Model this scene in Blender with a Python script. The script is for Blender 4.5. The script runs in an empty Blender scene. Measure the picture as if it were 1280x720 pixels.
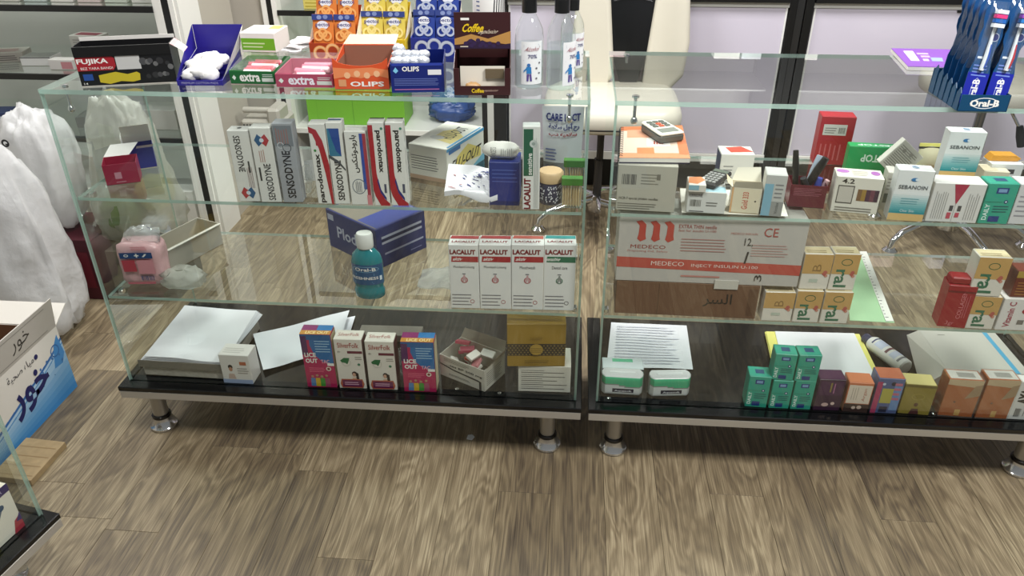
import bpy, bmesh, math, random
from mathutils import Vector, Matrix, noise
rnd = random.Random(11)
scene = bpy.context.scene
COL = scene.collection
# ------------------------------------------------------------------ camera, world, lamps, exposure
CAM = Vector((1.19838, -1.629124, 1.5))
FPX, PITCH, YAW, ROLL = 961.34, .526056, .0806252, -.0035955
FW = Vector((-math.sin(YAW) * math.cos(PITCH), math.cos(YAW) * math.cos(PITCH), -math.sin(PITCH)))
_r = Vector((math.cos(YAW), math.sin(YAW), 0))
_u = _r.cross(FW)
RT = math.cos(ROLL) * _r + math.sin(ROLL) * _u
UP = -math.sin(ROLL) * _r + math.cos(ROLL) * _u
cd = bpy.data.cameras.new('camera')
cd.sensor_width = 36
cd.lens = FPX / 1280 * 36
cd.clip_start = .02
cam = bpy.data.objects.new('camera', cd)
COL.objects.link(cam)
m3 = Matrix((RT, UP, -FW)).transposed()
cam.matrix_world = Matrix.Translation(CAM) @ m3.to_4x4()
scene.camera = cam

w = bpy.data.worlds.new('world')
scene.world = w
w.use_nodes = True
bg = w.node_tree.nodes['Background']
bg.inputs[0].default_value = (.93, .97, 1, 1)
bg.inputs[1].default_value = .22
scene.view_settings.view_transform = 'Standard'
scene.view_settings.look = 'None'
scene.view_settings.gamma = 1
scene.view_settings.use_curve_mapping = False
scene.view_settings.exposure = 0.0
scene.cycles.transparent_max_bounces = 40
scene.cycles.max_bounces = 14
scene.cycles.caustics_reflective = False
scene.cycles.caustics_refractive = False


def lamp(x, y, z, sx, sy, power, col=(1, .985, .96)):
    l = bpy.data.lights.new('ceiling_or_fill_lamp', 'AREA')
    l.shape = 'RECTANGLE'
    l.size, l.size_y, l.energy, l.color = sx, sy, power, col
    o = bpy.data.objects.new('ceiling_or_fill_lamp', l)
    o.location = (x, y, z)
    COL.objects.link(o)


lamp(2.4, -1.1, 2.75, .6, .6, 75)
lamp(.7, -1.1, 2.75, .6, .6, 30)
lamp(2.3, 1.0, 2.75, .6, .6, 52)
lamp(.5, 1.0, 2.75, .6, .6, 48)
lamp(-1.1, 1.0, 2.75, .6, .6, 26)  # unseen fill lamp, added to brighten the open wall shelving on the left


# ------------------------------------------------------------------ helpers
def at(px, py, X=None, Y=None, Z=None):
    """the point of a plane X=, Y= or Z= that the photograph shows at (px, py)"""
    d = FW + RT * ((px - 640) / FPX) + UP * ((360 - py) / FPX)
    t = (X - CAM.x) / d.x if X is not None else (Y - CAM.y) / d.y if Y is not None else (Z - CAM.z) / d.z
    return CAM + d * t


def at_plane(px, py, p0, n):
    d = FW + RT * ((px - 640) / FPX) + UP * ((360 - py) / FPX)
    return CAM + d * ((p0 - CAM).dot(n) / d.dot(n))


def lin(h):
    h = h.lstrip('#')
    h = ''.join(c + c for c in h) if len(h) == 3 else h
    c = [int(h[i:i + 2], 16) / 255 for i in (0, 2, 4)]
    return tuple((v / 12.92 if v <= .04045 else ((v + .055) / 1.055) ** 2.4) for v in c) + (1,)


MATS = {}


def M(h, rough=.45, metal=0., coat=0., trans=0., alpha=1., noise_amt=0., bump=0., scale=40.):
    key = (h, rough, metal, coat, trans, alpha, noise_amt, bump, scale)
    if key in MATS:
        return MATS[key]
    m = bpy.data.materials.new('mat_' + h.strip('#'))
    m.use_nodes = True
    nt = m.node_tree
    b = nt.nodes['Principled BSDF']
    b.inputs['Base Color'].default_value = lin(h)
    b.inputs['Roughness'].default_value = rough
    b.inputs['Metallic'].default_value = metal
    b.inputs['Coat Weight'].default_value = coat
    b.inputs['Transmission Weight'].default_value = trans
    b.inputs['Alpha'].default_value = alpha
    if noise_amt or bump:
        tc = nt.nodes.new('ShaderNodeTexCoord')
        nz = nt.nodes.new('ShaderNodeTexNoise')
        nz.inputs['Scale'].default_value = scale
        nz.inputs['Detail'].default_value = 4
        nt.links.new(tc.outputs['Object'], nz.inputs['Vector'])
        if noise_amt:
            mx = nt.nodes.new('ShaderNodeMix')
            mx.data_type = 'RGBA'
            c = lin(h)
            mx.inputs[6].default_value = tuple(v * (1 - noise_amt) for v in c[:3]) + (1,)
            mx.inputs[7].default_value = tuple(min(1, v * (1 + noise_amt)) for v in c[:3]) + (1,)
            nt.links.new(nz.outputs['Fac'], mx.inputs[0])
            nt.links.new(mx.outputs[2], b.inputs['Base Color'])
        if bump:
            bp = nt.nodes.new('ShaderNodeBump')
            bp.inputs['Strength'].default_value = bump
            bp.inputs['Distance'].default_value = .01
            nt.links.new(nz.outputs['Fac'], bp.inputs['Height'])
            nt.links.new(bp.outputs[0], b.inputs['Normal'])
    MATS[key] = m
    return m


def sheer(name, col, opacity, rough=.12, tint=(1, 1, 1, 1), gain=1.6, ior=1.45, bump=0.):
    """thin clear sheet: lets light straight through, mirrors at glancing angles"""
    m = bpy.data.materials.new(name)
    m.use_nodes = True
    nt = m.node_tree
    nt.nodes.remove(nt.nodes['Principled BSDF'])
    out = nt.nodes['Material Output']
    tr = nt.nodes.new('ShaderNodeBsdfTransparent')
    tr.inputs[0].default_value = tint
    gl = nt.nodes.new('ShaderNodeBsdfGlossy')
    gl.inputs['Roughness'].default_value = rough
    gl.inputs['Color'].default_value = (.97, 1, .99, 1)
    fr = nt.nodes.new('ShaderNodeFresnel')
    fr.inputs[0].default_value = ior
    geo = nt.nodes.new('ShaderNodeNewGeometry')
    inv = nt.nodes.new('ShaderNodeMath')
    inv.operation = 'SUBTRACT'
    inv.inputs[0].default_value = gain
    sc = nt.nodes.new('ShaderNodeMath')
    sc.operation = 'MULTIPLY'
    sc.inputs[1].default_value = gain
    nt.links.new(geo.outputs['Backfacing'], sc.inputs[0])
    nt.links.new(sc.outputs[0], inv.inputs[1])
    mu = nt.nodes.new('ShaderNodeMath')
    mu.operation = 'MULTIPLY'
    mu.use_clamp = True
    nt.links.new(fr.outputs[0], mu.inputs[0])
    nt.links.new(inv.outputs[0], mu.inputs[1])
    mix = nt.nodes.new('ShaderNodeMixShader')
    nt.links.new(mu.outputs[0], mix.inputs[0])
    src = tr
    if opacity > 0:
        df = nt.nodes.new('ShaderNodeBsdfDiffuse')
        df.inputs[0].default_value = col
        tl = nt.nodes.new('ShaderNodeBsdfTranslucent')
        tl.inputs[0].default_value = col
        m0 = nt.nodes.new('ShaderNodeMixShader')
        m0.inputs[0].default_value = .35
        nt.links.new(df.outputs[0], m0.inputs[1])
        nt.links.new(tl.outputs[0], m0.inputs[2])
        m1 = nt.nodes.new('ShaderNodeMixShader')
        m1.inputs[0].default_value = opacity
        nt.links.new(tr.outputs[0], m1.inputs[1])
        nt.links.new(m0.outputs[0], m1.inputs[2])
        src = m1
    if bump:
        tc = nt.nodes.new('ShaderNodeTexCoord')
        nz = nt.nodes.new('ShaderNodeTexNoise')
        nz.inputs['Scale'].default_value = 22
        nz.inputs['Detail'].default_value = 5
        bp = nt.nodes.new('ShaderNodeBump')
        bp.inputs['Strength'].default_value = bump
        bp.inputs['Distance'].default_value = .012
        nt.links.new(tc.outputs['Object'], nz.inputs['Vector'])
        nt.links.new(nz.outputs['Fac'], bp.inputs['Height'])
        nt.links.new(bp.outputs[0], gl.inputs['Normal'])
        if opacity > 0:
            nt.links.new(bp.outputs[0], df.inputs['Normal'])
    nt.links.new(src.outputs[0], mix.inputs[1])
    nt.links.new(gl.outputs[0], mix.inputs[2])
    nt.links.new(mix.outputs[0], out.inputs[0])
    return m


GLASS = sheer('clear_glass', (1, 1, 1, 1), 0, 0.0, (.96, .98, .97, 1), 1.9, 1.5)
EDGE = sheer('glass_edge', lin('#b3cfc4'), .75, .06, (.82, .93, .89, 1), 1.0)
CLEAR = sheer('clear_plastic', (.9, .93, .93, 1), .06, .1, (.97, .98, .98, 1), 1.6, 1.5, .5)
FILM = sheer('thin_film', (.9, .92, .93, 1), .3, .12, (.95, .97, .97, 1), 1.5, 1.45, .9)
BAGMAT = sheer('milky_bag', lin('#e9e9e9'), .94, .3, (.95, .97, .97, 1), .5, 1.4, .5)
BAGCLEAR = sheer('cloudy_bag', lin('#d9d8ce'), .55, .28, (.95, .97, .96, 1), .6, 1.4, .6)
STEEL = M('#b7b3aa', .36, .45, bump=.02, scale=200)
CHROME = M('#dcdcdc', .08, 1.)
BLACK = M('#070708', .16, 0, .15)
RUBBER = M('#171717', .6)


class MB:
    def __init__(s):
        s.v, s.f, s.m, s.mats = [], [], [], []

    def mi(s, mat):
        if isinstance(mat, str):
            mat = M(mat)
        if mat not in s.mats:
            s.mats.append(mat)
        return s.mats.index(mat)

    def face(s, pts, mat):
        n = len(s.v)
        s.v += [tuple(p) for p in pts]
        s.f.append(tuple(range(n, n + len(pts))))
        s.m.append(s.mi(mat))

    def add(s, vs, fs, mat, T=None):
        n = len(s.v)
        s.v += [tuple(T @ Vector(p)) if T else tuple(p) for p in vs]
        s.f += [tuple(i + n for i in f) for f in fs]
        k = s.mi(mat)
        s.m += [k] * len(fs)

    def box(s, x0, x1, y0, y1, z0, z1, mat, T=None):
        vs = [(x, y, z) for z in (z0, z1) for y in (y0, y1) for x in (x0, x1)]
        s.add(vs, [(0, 2, 3, 1), (4, 5, 7, 6), (0, 1, 5, 4), (2, 6, 7, 3), (0, 4, 6, 2), (1, 3, 7, 5)], mat, T)

    def prism(s, poly, a0, a1, mat, axis='z', T=None):
        n = len(poly)
        def P(u, v, a):
            return (u, v, a) if axis == 'z' else (u, a, v) if axis == 'y' else (a, u, v)
        vs = [P(u, v, a0) for u, v in poly] + [P(u, v, a1) for u, v in poly]
        fs = [tuple(range(n))[::-1], tuple(range(n, 2 * n))] + [(i, (i + 1) % n, n + (i + 1) % n, n + i) for i in range(n)]
        s.add(vs, fs, mat, T)

    def lathe(s, prof, mat, c=(0, 0, 0), n=20, sx=1., sy=1., T=None):
        vs, fs = [], []
        for r, z in prof:
            for i in range(n):
                a = 2 * math.pi * i / n
                vs.append((c[0] + sx * r * math.cos(a), c[1] + sy * r * math.sin(a), c[2] + z))
        for k in range(len(prof) - 1):
            for i in range(n):
                j = (i + 1) % n
                fs.append((k * n + i, k * n + j, k * n + n + j, k * n + n + i))
        fs.append(tuple(range(n))[::-1])
        fs.append(tuple(range(len(vs) - n, len(vs))))
        s.add(vs, fs, mat, T)

    def tube(s, pts, r, mat, n=8, T=None):
        pts = [Vector(p) for p in pts]
        rs = r if isinstance(r, (list, tuple)) else [r] * len(pts)
        vs, fs = [], []
        ref = None
        for i, p in enumerate(pts):
            d = (pts[min(i + 1, len(pts) - 1)] - pts[max(i - 1, 0)]).normalized()
            if ref is None:
                ref = d.orthogonal().normalized()
            a = (ref - d * ref.dot(d)).normalized()
            ref = a
            b = d.cross(a)
            for k in range(n):
                t = 2 * math.pi * k / n
                vs.append(p + (a * math.cos(t) + b * math.sin(t)) * rs[i])
        for i in range(len(pts) - 1):
            for k in range(n):
                j = (k + 1) % n
                fs.append((i * n + k, i * n + j, i * n + n + j, i * n + n + k))
        fs.append(tuple(range(n))[::-1])
        fs.append(tuple(range(len(vs) - n, len(vs))))
        s.add(vs, fs, mat, T)

    def build(s, name, parent=None, smooth=False, bevel=0., seg=1, T=None, angle=.7):
        me = bpy.data.meshes.new(name)
        me.from_pydata([tuple(T @ Vector(p)) for p in s.v] if T else s.v, [], s.f)
        for m in s.mats:
            me.materials.append(m)
        me.polygons.foreach_set('material_index', s.m)
        bm = bmesh.new()
        bm.from_mesh(me)
        bmesh.ops.recalc_face_normals(bm, faces=bm.faces)
        if bevel:
            bmesh.ops.bevel(bm, geom=[e for e in bm.edges if e.is_manifold and e.calc_face_angle(0) > .5], offset=bevel,
                            segments=seg, affect='EDGES', profile=.6)
        if smooth:
            for f in bm.faces:
                f.smooth = True
            for e in bm.edges:
                if e.is_manifold and e.calc_face_angle(0) > angle:
                    e.smooth = False
        bm.to_mesh(me)
        bm.free()
        o = bpy.data.objects.new(name, me)
        COL.objects.link(o)
        o.parent = parent
        return o


def tag(o, label, cat=None, group=None, kind=None):
    if label:
        o['label'] = label
    if cat:
        o['category'] = cat
    if group:
        o['group'] = group
    if kind:
        o['kind'] = kind
    return o


def thing(name, label, cat, loc=(0, 0, 0), rz=0., group=None):
    o = bpy.data.objects.new(name, None)
    o.empty_display_size = .05
    COL.objects.link(o)
    o.location = loc
    o.rotation_euler = (0, 0, rz)
    return tag(o, label, cat, group)


def struct(o):
    o['kind'] = 'structure'
    return o


def copy_tree(o, parent=None):
    c = o.copy()
    COL.objects.link(c)
    c.parent = parent
    for ch in o.children:
        copy_tree(ch, c)
    return c


# ---- print: words and flat artwork lying on the faces of a carton
TXT = {}


def glyphs(sv, bold):
    key = (sv, bold)
    if key not in TXT:
        c = bpy.data.curves.new('t', 'FONT')
        c.body = sv
        c.size = 1
        c.resolution_u = 2
        c.offset = bold
        o = bpy.data.objects.new('t', c)
        me = bpy.data.meshes.new_from_object(o)
        vs = [(v.co.x, v.co.y) for v in me.vertices]
        fs = [tuple(p.vertices) for p in me.polygons]
        bpy.data.objects.remove(o)
        bpy.data.meshes.remove(me)
        bpy.data.curves.remove(c)
        x0, x1 = min(v[0] for v in vs), max(v[0] for v in vs)
        y0, y1 = min(v[1] for v in vs), max(v[1] for v in vs)
        TXT[key] = ([((a - x0) / (x1 - x0) - .5, (b - y0) / (y1 - y0) - .5) for a, b in vs], fs)
    return TXT[key]


DIM = {}


class Ink:
    """flat print on a box: u to the right, v up, both 0..1 on the face as seen from outside"""

    def __init__(s, o, dims=None):
        s.o, s.mb, s.k = o, MB(), 0
        s.W, s.D, s.H = dims or DIM[o.name]

    def size(s, face):
        return {'front': (s.W, s.H), 'back': (s.W, s.H), 'top': (s.W, s.D), 'left': (s.D, s.H), 'right': (s.D, s.H)}[face]

    def P(s, face, u, v):
        e = .0004 + .00004 * s.k
        if face == 'front':
            return (u * s.W, -e, v * s.H)
        if face == 'back':
            return ((1 - u) * s.W, s.D + e, v * s.H)
        if face == 'top':
            return (u * s.W, v * s.D, s.H + e)
        if face == 'left':
            return (-e, (1 - u) * s.D, v * s.H)
        return (s.W + e, u * s.D, v * s.H)

    def poly(s, face, pts, col):
        s.mb.face([s.P(face, u, v) for u, v in pts], col)
        s.k += 1
        return s

    def rect(s, face, u0, v0, u1, v1, col):
        return s.poly(face, [(u0, v0), (u1, v0), (u1, v1), (u0, v1)], col)

    def oval(s, face, u, v, r, col, ry=None, n=18, ring=0):
        w, h = s.size(face)
        ry = ry or r
        c = [(u + r * math.cos(2 * math.pi * i / n) / w, v + ry * math.sin(2 * math.pi * i / n) / h) for i in range(n)]
        if ring:
            q = [(u + (r - ring) * math.cos(2 * math.pi * i / n) / w, v + (ry - ring) * math.sin(2 * math.pi * i / n) / h) for i in range(n)]
            for i in range(n):
                j = (i + 1) % n
                s.mb.face([s.P(face, *p) for p in (c[i], c[j], q[j], q[i])], col)
            s.k += 1
            return s
        return s.poly(face, c, col)

    def text(s, face, sv, u, v, w, h, col, rot=0, bold=0., slant=0.):
        vs, fs = glyphs(sv, bold)
        n = len(s.mb.v)
        for a, b in vs:
            a += slant * b
            if rot == 90:
                a, b = -b, a
            elif rot == -90:
                a, b = b, -a
            elif rot == 180:
                a, b = -a, -b
            s.mb.v.append(s.P(face, u + a * w, v + b * h))
        s.mb.f += [tuple(i + n for i in f) for f in fs]
        s.mb.m += [s.mb.mi(col)] * len(fs)
        s.k += 1
        return s

    def lines(s, face, u0, v0, u1, v1, n, col, fill=.4, vertical=False):
        for i in range(n):
            r = .72 + .28 * rnd.random() if i % 3 == 2 else 1 - .12 * rnd.random()
            if vertical:
                a = u0 + (u1 - u0) * i / n
                s.mb.face([s.P(face, *p) for p in ((a, v0), (a + (u1 - u0) / n * fill, v0), (a + (u1 - u0) / n * fill, v0 + (v1 - v0) * r), (a, v0 + (v1 - v0) * r))], col)
            else:
                a = v1 - (v1 - v0) * (i + 1) / n
                s.mb.face([s.P(face, *p) for p in ((u0, a), (u0 + (u1 - u0) * r, a), (u0 + (u1 - u0) * r, a + (v1 - v0) / n * fill), (u0, a + (v1 - v0) / n * fill))], col)
        s.k += 1
        return s

    def bars(s, face, u0, v0, u1, v1, col='#202020', n=14):
        x = 0.
        while x < 1:
            wd = rnd.choice((.02, .035, .06))
            s.mb.face([s.P(face, *p) for p in ((u0 + (u1 - u0) * x, v0), (u0 + (u1 - u0) * min(1, x + wd), v0), (u0 + (u1 - u0) * min(1, x + wd), v1), (u0 + (u1 - u0) * x, v1))], col)
            x += wd + rnd.choice((.025, .04, .06))
        s.k += 1
        return s

    def done(s, name='print'):
        return s.mb.build(name, s.o)


def keep_in(p0, rz, W, dep):
    """move a footprint clear of the panes of the counter it stands in"""
    if p0.z > ZT - .1 or p0.z < .15 or p0.y < -.2 or p0.y > .6 or p0.x < -.1:
        return p0
    c, s_ = math.cos(rz), math.sin(rz)
    pts = [(p0.x + a * W * c - b * dep * s_, p0.y + a * W * s_ + b * dep * c) for a in (0, 1) for b in (0, 1)]
    lo, hi = (.0165, CW - .0165) if p0.x < 1.262 else (1.289 + .0165, 1.289 + CW - .0165)
    dx = max(0, lo - min(p[0] for p in pts)) or min(0, hi - max(p[0] for p in pts))
    dy = max(0, .0105 - min(p[1] for p in pts))
    return p0 + Vector((dx, dy, 0))


def place(o, P0, rz):
    o.location = P0
    o.rotation_euler = (0, 0, rz)
    return o


def foot(bl, br, z, ytop=None, H=None):
    p0, p1 = at(*bl, Z=z), at(*br, Z=z)
    d = p1 - p0
    rz = math.atan2(d.y, d.x)
    if H is None:
        n = Vector((-d.y, d.x, 0)).normalized()
        # front top edge seen at ytop above the middle of the bottom edge
        mid = (p0 + p1) / 2
        lo, hi = 0., 1.2
        for _ in range(30):
            h = (lo + hi) / 2
            q = mid + Vector((0, 0, h)) - CAM
            y = 360 - FPX * q.dot(UP) / q.dot(FW)
            lo, hi = (h, hi) if y > ytop else (lo, h)
        H = h
    return p0, rz, d.length, H


def carton(name, label, cat, bl, br, ytop, z, dep, col, group=None, H=None, flap=True, rough=.38):
    """closed carton standing on a surface; returns the thing, local frame: x along its front, y into depth, z up"""
    z += .0004
    p0, rz, W, H = foot(bl, br, z, ytop, H)
    if isinstance(dep, tuple):
        dep = (at(*dep, Z=z) - at(*br, Z=z)).length
    for top in (ZL, ZU, ZT):
        if z < top - .03:
            H = min(H, top - .0095 - z)
            break
    mb = MB()
    mb.box(0, W, 0, dep, 0, H, M(col, rough))
    o = mb.build(name, None, bevel=min(.0012, W * .04))
    place(o, keep_in(p0, rz, W, dep), rz)
    tag(o, label, cat, group)
    DIM[o.name] = (W, dep, H)
    if flap:
        fb = MB()
        e = min(.002, W * .05)
        fb.box(e, W - e, e, dep * .96, H, H + .0003, M(col, rough))
        fb.build('tuck_flap', o)
    return o


def tray(o, W, D, H, t, mat, inner=None, front=None, name='tray', z0=0.):
    """open box: floor and four walls, front wall may be lower"""
    inner = inner or mat
    hf = H if front is None else front
    mb = MB()
    mb.box(0, W, 0, D, z0, z0 + t, inner)
    mb.box(0, W, 0, t, z0 + t, z0 + hf, mat)
    mb.box(0, W, D - t, D, z0 + t, z0 + H, mat)
    for x in (0, W - t):
        mb.add([(x, t, z0 + t), (x + t, t, z0 + t), (x + t, D - t, z0 + t), (x, D - t, z0 + t), (x, t, z0 + hf), (x + t, t, z0 + hf), (x + t, D - t, z0 + H), (x, D - t, z0 + H)],
               [(0, 3, 2, 1), (4, 5, 6, 7), (0, 1, 5, 4), (1, 2, 6, 5), (2, 3, 7, 6), (3, 0, 4, 7)], mat)
    return mb.build(name, o)


def crumple(name, parent, mat, size, loc=(0, 0, 0), amp=.18, freq=3., n=24, m=16, seed=0., flat=0., taper=0., power=2.6, vert=1.):
    """a creased soft bag or heap: rounded box pushed in and out by noise"""
    vs, fs = [], []
    sx, sy, sz = size
    for j in range(m + 1):
        ph = math.pi * j / m - math.pi / 2
        for i in range(n):
            th = 2 * math.pi * i / n
            d = Vector((math.cos(ph) * math.cos(th), math.cos(ph) * math.sin(th), math.sin(ph)))
            r = (abs(d.x) ** power + abs(d.y) ** power + abs(d.z) ** power) ** (-1 / power)
            p = d * r
            q = noise.noise_vector(Vector((p.x, p.y, p.z * vert)) * freq + Vector((seed, seed * 1.7, seed * .3)))
            ridge = abs(noise.noise(Vector((p.x, p.y, p.z * vert)) * freq * 1.9 + Vector((seed + 5, 0, seed)))) - .2
            p = p + q * amp - d * ridge * amp * 1.4
            k = 1 - taper * (p.z * .5 + .5)
            z = max(p.z, -1 + flat)
            vs.append((loc[0] + p.x * k * sx / 2, loc[1] + p.y * k * sy / 2, loc[2] + (z + 1) * sz / 2))
    for j in range(m):
        for i in range(n):
            k = (i + 1) % n
            fs.append((j * n + i, j * n + k, j * n + n + k, j * n + n + i))
    mb = MB()
    mb.add(vs, fs, mat)
    return mb.build(name, parent, smooth=True, angle=2.5)


def sheet(name, parent, mat, pts, lift=0., nx=10, ny=10, amp=.004, seed=0., t=.0008, curl=0.):
    """a paper sheet between four corners (bl, br, tr, tl), slightly wavy, with thickness"""
    a, b, c, d = [Vector(p) for p in pts]
    vs, fs = [], []
    for k in (0, 1):
        for j in range(ny + 1):
            for i in range(nx + 1):
                u, v = i / nx, j / ny
                p = a * (1 - u) * (1 - v) + b * u * (1 - v) + c * u * v + d * (1 - u) * v
                p.z += lift + k * t + amp * (noise.noise(Vector((u * 2 + seed, v * 2, seed))) + .5) + curl * u * u * v
                vs.append(p)
    n1 = (nx + 1) * (ny + 1)
    for k in (0, 1):
        for j in range(ny):
            for i in range(nx):
                q = [j * (nx + 1) + i, j * (nx + 1) + i + 1, (j + 1) * (nx + 1) + i + 1, (j + 1) * (nx + 1) + i]
                fs.append(tuple(x + k * n1 for x in (q if k else q[::-1])))
    rim = [i for i in range(nx + 1)] + [j * (nx + 1) + nx for j in range(1, ny + 1)] + [ny * (nx + 1) + i for i in range(nx - 1, -1, -1)] + [j * (nx + 1) for j in range(ny - 1, 0, -1)]
    for i in range(len(rim)):
        j = (i + 1) % len(rim)
        fs.append((rim[i], rim[j], rim[j] + n1, rim[i] + n1))
    mb = MB()
    mb.add(vs, fs, mat)
    return mb.build(name, parent, smooth=True, angle=1.2)
# ------------------------------------------------------------------ floor
def floor_mat():
    m = bpy.data.materials.new('oak_vinyl')
    m.use_nodes = True
    nt = m.node_tree
    N, L = nt.nodes, nt.links
    b = N['Principled BSDF']
    tc = N.new('ShaderNodeTexCoord')
    oi = N.new('ShaderNodeObjectInfo')
    off = N.new('ShaderNodeVectorMath')
    off.operation = 'MULTIPLY_ADD'
    comb = N.new('ShaderNodeCombineXYZ')
    for i in range(3):
        L.new(oi.outputs['Random'], comb.inputs[i])
    off.inputs[1].default_value = (37, 53, 19)
    L.new(comb.outputs[0], off.inputs[0])
    L.new(tc.outputs['Object'], off.inputs[2])
    def noise_tex(sc, scale, det, rough, dist=0.):
        mp = N.new('ShaderNodeVectorMath')
        mp.operation = 'MULTIPLY'
        mp.inputs[1].default_value = sc
        L.new(off.outputs[0], mp.inputs[0])
        n = N.new('ShaderNodeTexNoise')
        n.inputs['Scale'].default_value = scale
        n.inputs['Detail'].default_value = det
        n.inputs['Roughness'].default_value = rough
        n.inputs['Distortion'].default_value = dist
        L.new(mp.outputs[0], n.inputs['Vector'])
        return n
    broad = noise_tex((9, 1.6, 1), 1.2, 3, .5, .6)
    grain = noise_tex((120, 2.6, 1), 1.6, 6, .6, .35)
    fine = noise_tex((240, 3.0, 1), 1.6, 3, .6, .25)
    hair = noise_tex((620, 7, 1), 1.6, 3, .7, .1)
    # cathedral rings: wave through a warped broad field
    wv = N.new('ShaderNodeMath')
    wv.operation = 'MULTIPLY'
    wv.inputs[1].default_value = 62
    L.new(broad.outputs['Fac'], wv.inputs[0])
    sn = N.new('ShaderNodeMath')
    sn.operation = 'SINE'
    L.new(wv.outputs[0], sn.inputs[0])
    def mad(src, k, add):
        q = N.new('ShaderNodeMath')
        q.operation = 'MULTIPLY_ADD'
        q.inputs[1].default_value = k
        L.new(src, q.inputs[0])
        if isinstance(add, (int, float)):
            q.inputs[2].default_value = add
        else:
            L.new(add, q.inputs[2])
        return q.outputs[0]
    s = mad(sn.outputs[0], .06, -.07)
    s = mad(grain.outputs['Fac'], .36, s)
    s = mad(fine.outputs['Fac'], .4, s)
    s = mad(hair.outputs['Fac'], .3, s)
    s = mad(broad.outputs['Fac'], .3, s)
    s = mad(oi.outputs['Random'], .18, s)
    cr = N.new('ShaderNodeValToRGB')
    e = cr.color_ramp.elements
    e[0].position, e[0].color = .42, lin('#3a3128')
    e[1].position, e[1].color = .98, lin('#b8aa8c')
    for p, c in ((.56, '#5c5040'), (.68, '#74664f'), (.8, '#8e7f65')):
        q = e.new(p)
        q.color = lin(c)
    L.new(s, cr.inputs[0])
    L.new(cr.outputs[0], b.inputs['Base Color'])
    b.inputs['Roughness'].default_value = .46
    bp = N.new('ShaderNodeBump')
    bp.inputs['Strength'].default_value = .25
    bp.inputs['Distance'].default_value = .0015
    L.new(s, bp.inputs['Height'])
    L.new(bp.outputs[0], b.inputs['Normal'])
    return m


mb = MB()
mb.box(-2.2, 4.7, -1.9, 2.6, -.05, -.004, '#3a3127')
floor = struct(mb.build('floor'))
OAK = floor_mat()
mb = MB()
PW, PL = .14, 1.22
mb.box(.0004, PW - .0004, .0004, PL - .0004, -.004, 0, OAK)
plank = mb.build('plank', floor, bevel=.0004)
known = {3: -.096, 0: -.34, 7: -.133, 11: -.10}
first = True
for i in range(-15, 33):
    x = .06 + PW * i
    y0 = known.get(i, rnd.uniform(-1, 0))
    while y0 > -1.9 + .0:
        y0 -= PL
    y = y0 + PL if y0 + PL < -1.88 else y0
    while y < 2.5:
        o = plank if first else plank.copy()
        if not first:
            COL.objects.link(o)
        first = False
        o.location = (x, y, 0)
        o.parent = floor
        y += PL

# ------------------------------------------------------------------ walls behind the counter
mb = MB()
mb.box(-2.2, 4.7, 2.5, 2.6, 0, 2.9, M('#cfcac4', .6))
struct(mb.build('wall_back'))
mb = MB()
mb.box(-2.2, -2.1, -1.9, 2.5, 0, 2.9, M('#d9d6d0', .6))
struct(mb.build('wall_left'))
WHITE = M('#eceae4', .35)
GREYW = M('#c9c9c4', .4)
BLK = M('#101010', .3)
LAV = M('#cfc9d8', .25, 0, .3)
BEIGE = M('#b9b2a6', .5)

# open wall shelving at the far end: white frame, black insets, glass shelves
su = thing('wall_shelving', 'open white shelving unit with glass shelves beyond the far end of the counter', 'shelving', (0, 1.32, 0))
p = MB(); p.box(-1.95, -.404, .50, .52, 0, 2.4, GREYW); p.build('back_panel', su)
p = MB(); p.box(-.322, -.307, .0, .17, 0, 2.4, WHITE); p.build('side_panel', su)
for a, b, m in ((-.404, -.372, WHITE), (-.372, -.341, BLK), (-.341, -.322, WHITE)):
    p = MB(); p.box(a, b, -.006 if m is WHITE else 0, .05, 0, 2.4, m); p.build('post_strip', su)
p = MB(); p.box(-.404, -.322, .05, .50, 0, 2.4, BEIGE); p.build('inner_side', su)
for z in (.962, .698, .44, 1.27, 1.6):
    p = MB()
    p.box(-1.95, -.404, 0, .5, z - .008, z, GLASS)
    sh = p.build('glass_shelf', su)
    p = MB(); p.box(-1.95, -.404, -.012, 0, z - .022, z + .001, BLK); p.build('edge_strip', sh)
p = MB(); p.box(-1.95, -.404, .02, .5, .0, .2, GREYW); p.build('plinth', su)
for i in range(3):
    p = MB(); p.box(-1.9 + .5 * i, -1.42 + .5 * i, 0, .02, .02, .2, WHITE); p.build('drawer_front', su)

# recess with a beige back, next bay of shelving with a low shelf
mb = MB()
mb.box(-.322, -.212, 1.93, 1.96, 0, 2.4, BEIGE)
mb.box(-.41, -.322, 1.93, 1.96, 0, 2.4, BEIGE)
tag(mb.build('wall_panel'), 'narrow beige panel behind the white shelving post', 'panel', kind='structure')
bay = thing('shelf_bay', 'pale shelving bay between white and black posts behind the cough sweets', 'shelving', (0, 1.9, 0))
for a, b, m in ((-.212, -.19, WHITE), (-.19, -.165, BLK), (-.165, -.142, WHITE), (.775, .80, BLK), (.80, .83, GREYW), (.83, .89, BLK)):
    p = MB(); p.box(a, b, -.005 if m is WHITE else 0, .05, 0, 2.4, m); p.build('post_strip', bay)
p = MB(); p.box(-.142, .775, .4, .42, 0.06, 2.4, GREYW); p.build('back_panel', bay)
for x in (-.16, .775):
    p = MB(); p.box(x, x + .018, .05, .4, 0, 2.4, GREYW); p.build('side_panel', bay)
for z in (.846, .30, 1.25, 1.6):
    p = MB(); p.box(-.142, .775, .0, .4, z - .012, z, GLASS if z > .5 else GREYW)
    sh = p.build('shelf', bay)
    p = MB(); p.box(-.142, .775, -.01, 0, z - .022, z + .001, BLK if z > .5 else WHITE); p.build('edge_strip', sh)
p = MB(); p.box(-.142, .775, .15, .4, 0, .06, BLK); p.build('plinth', bay)


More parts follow.
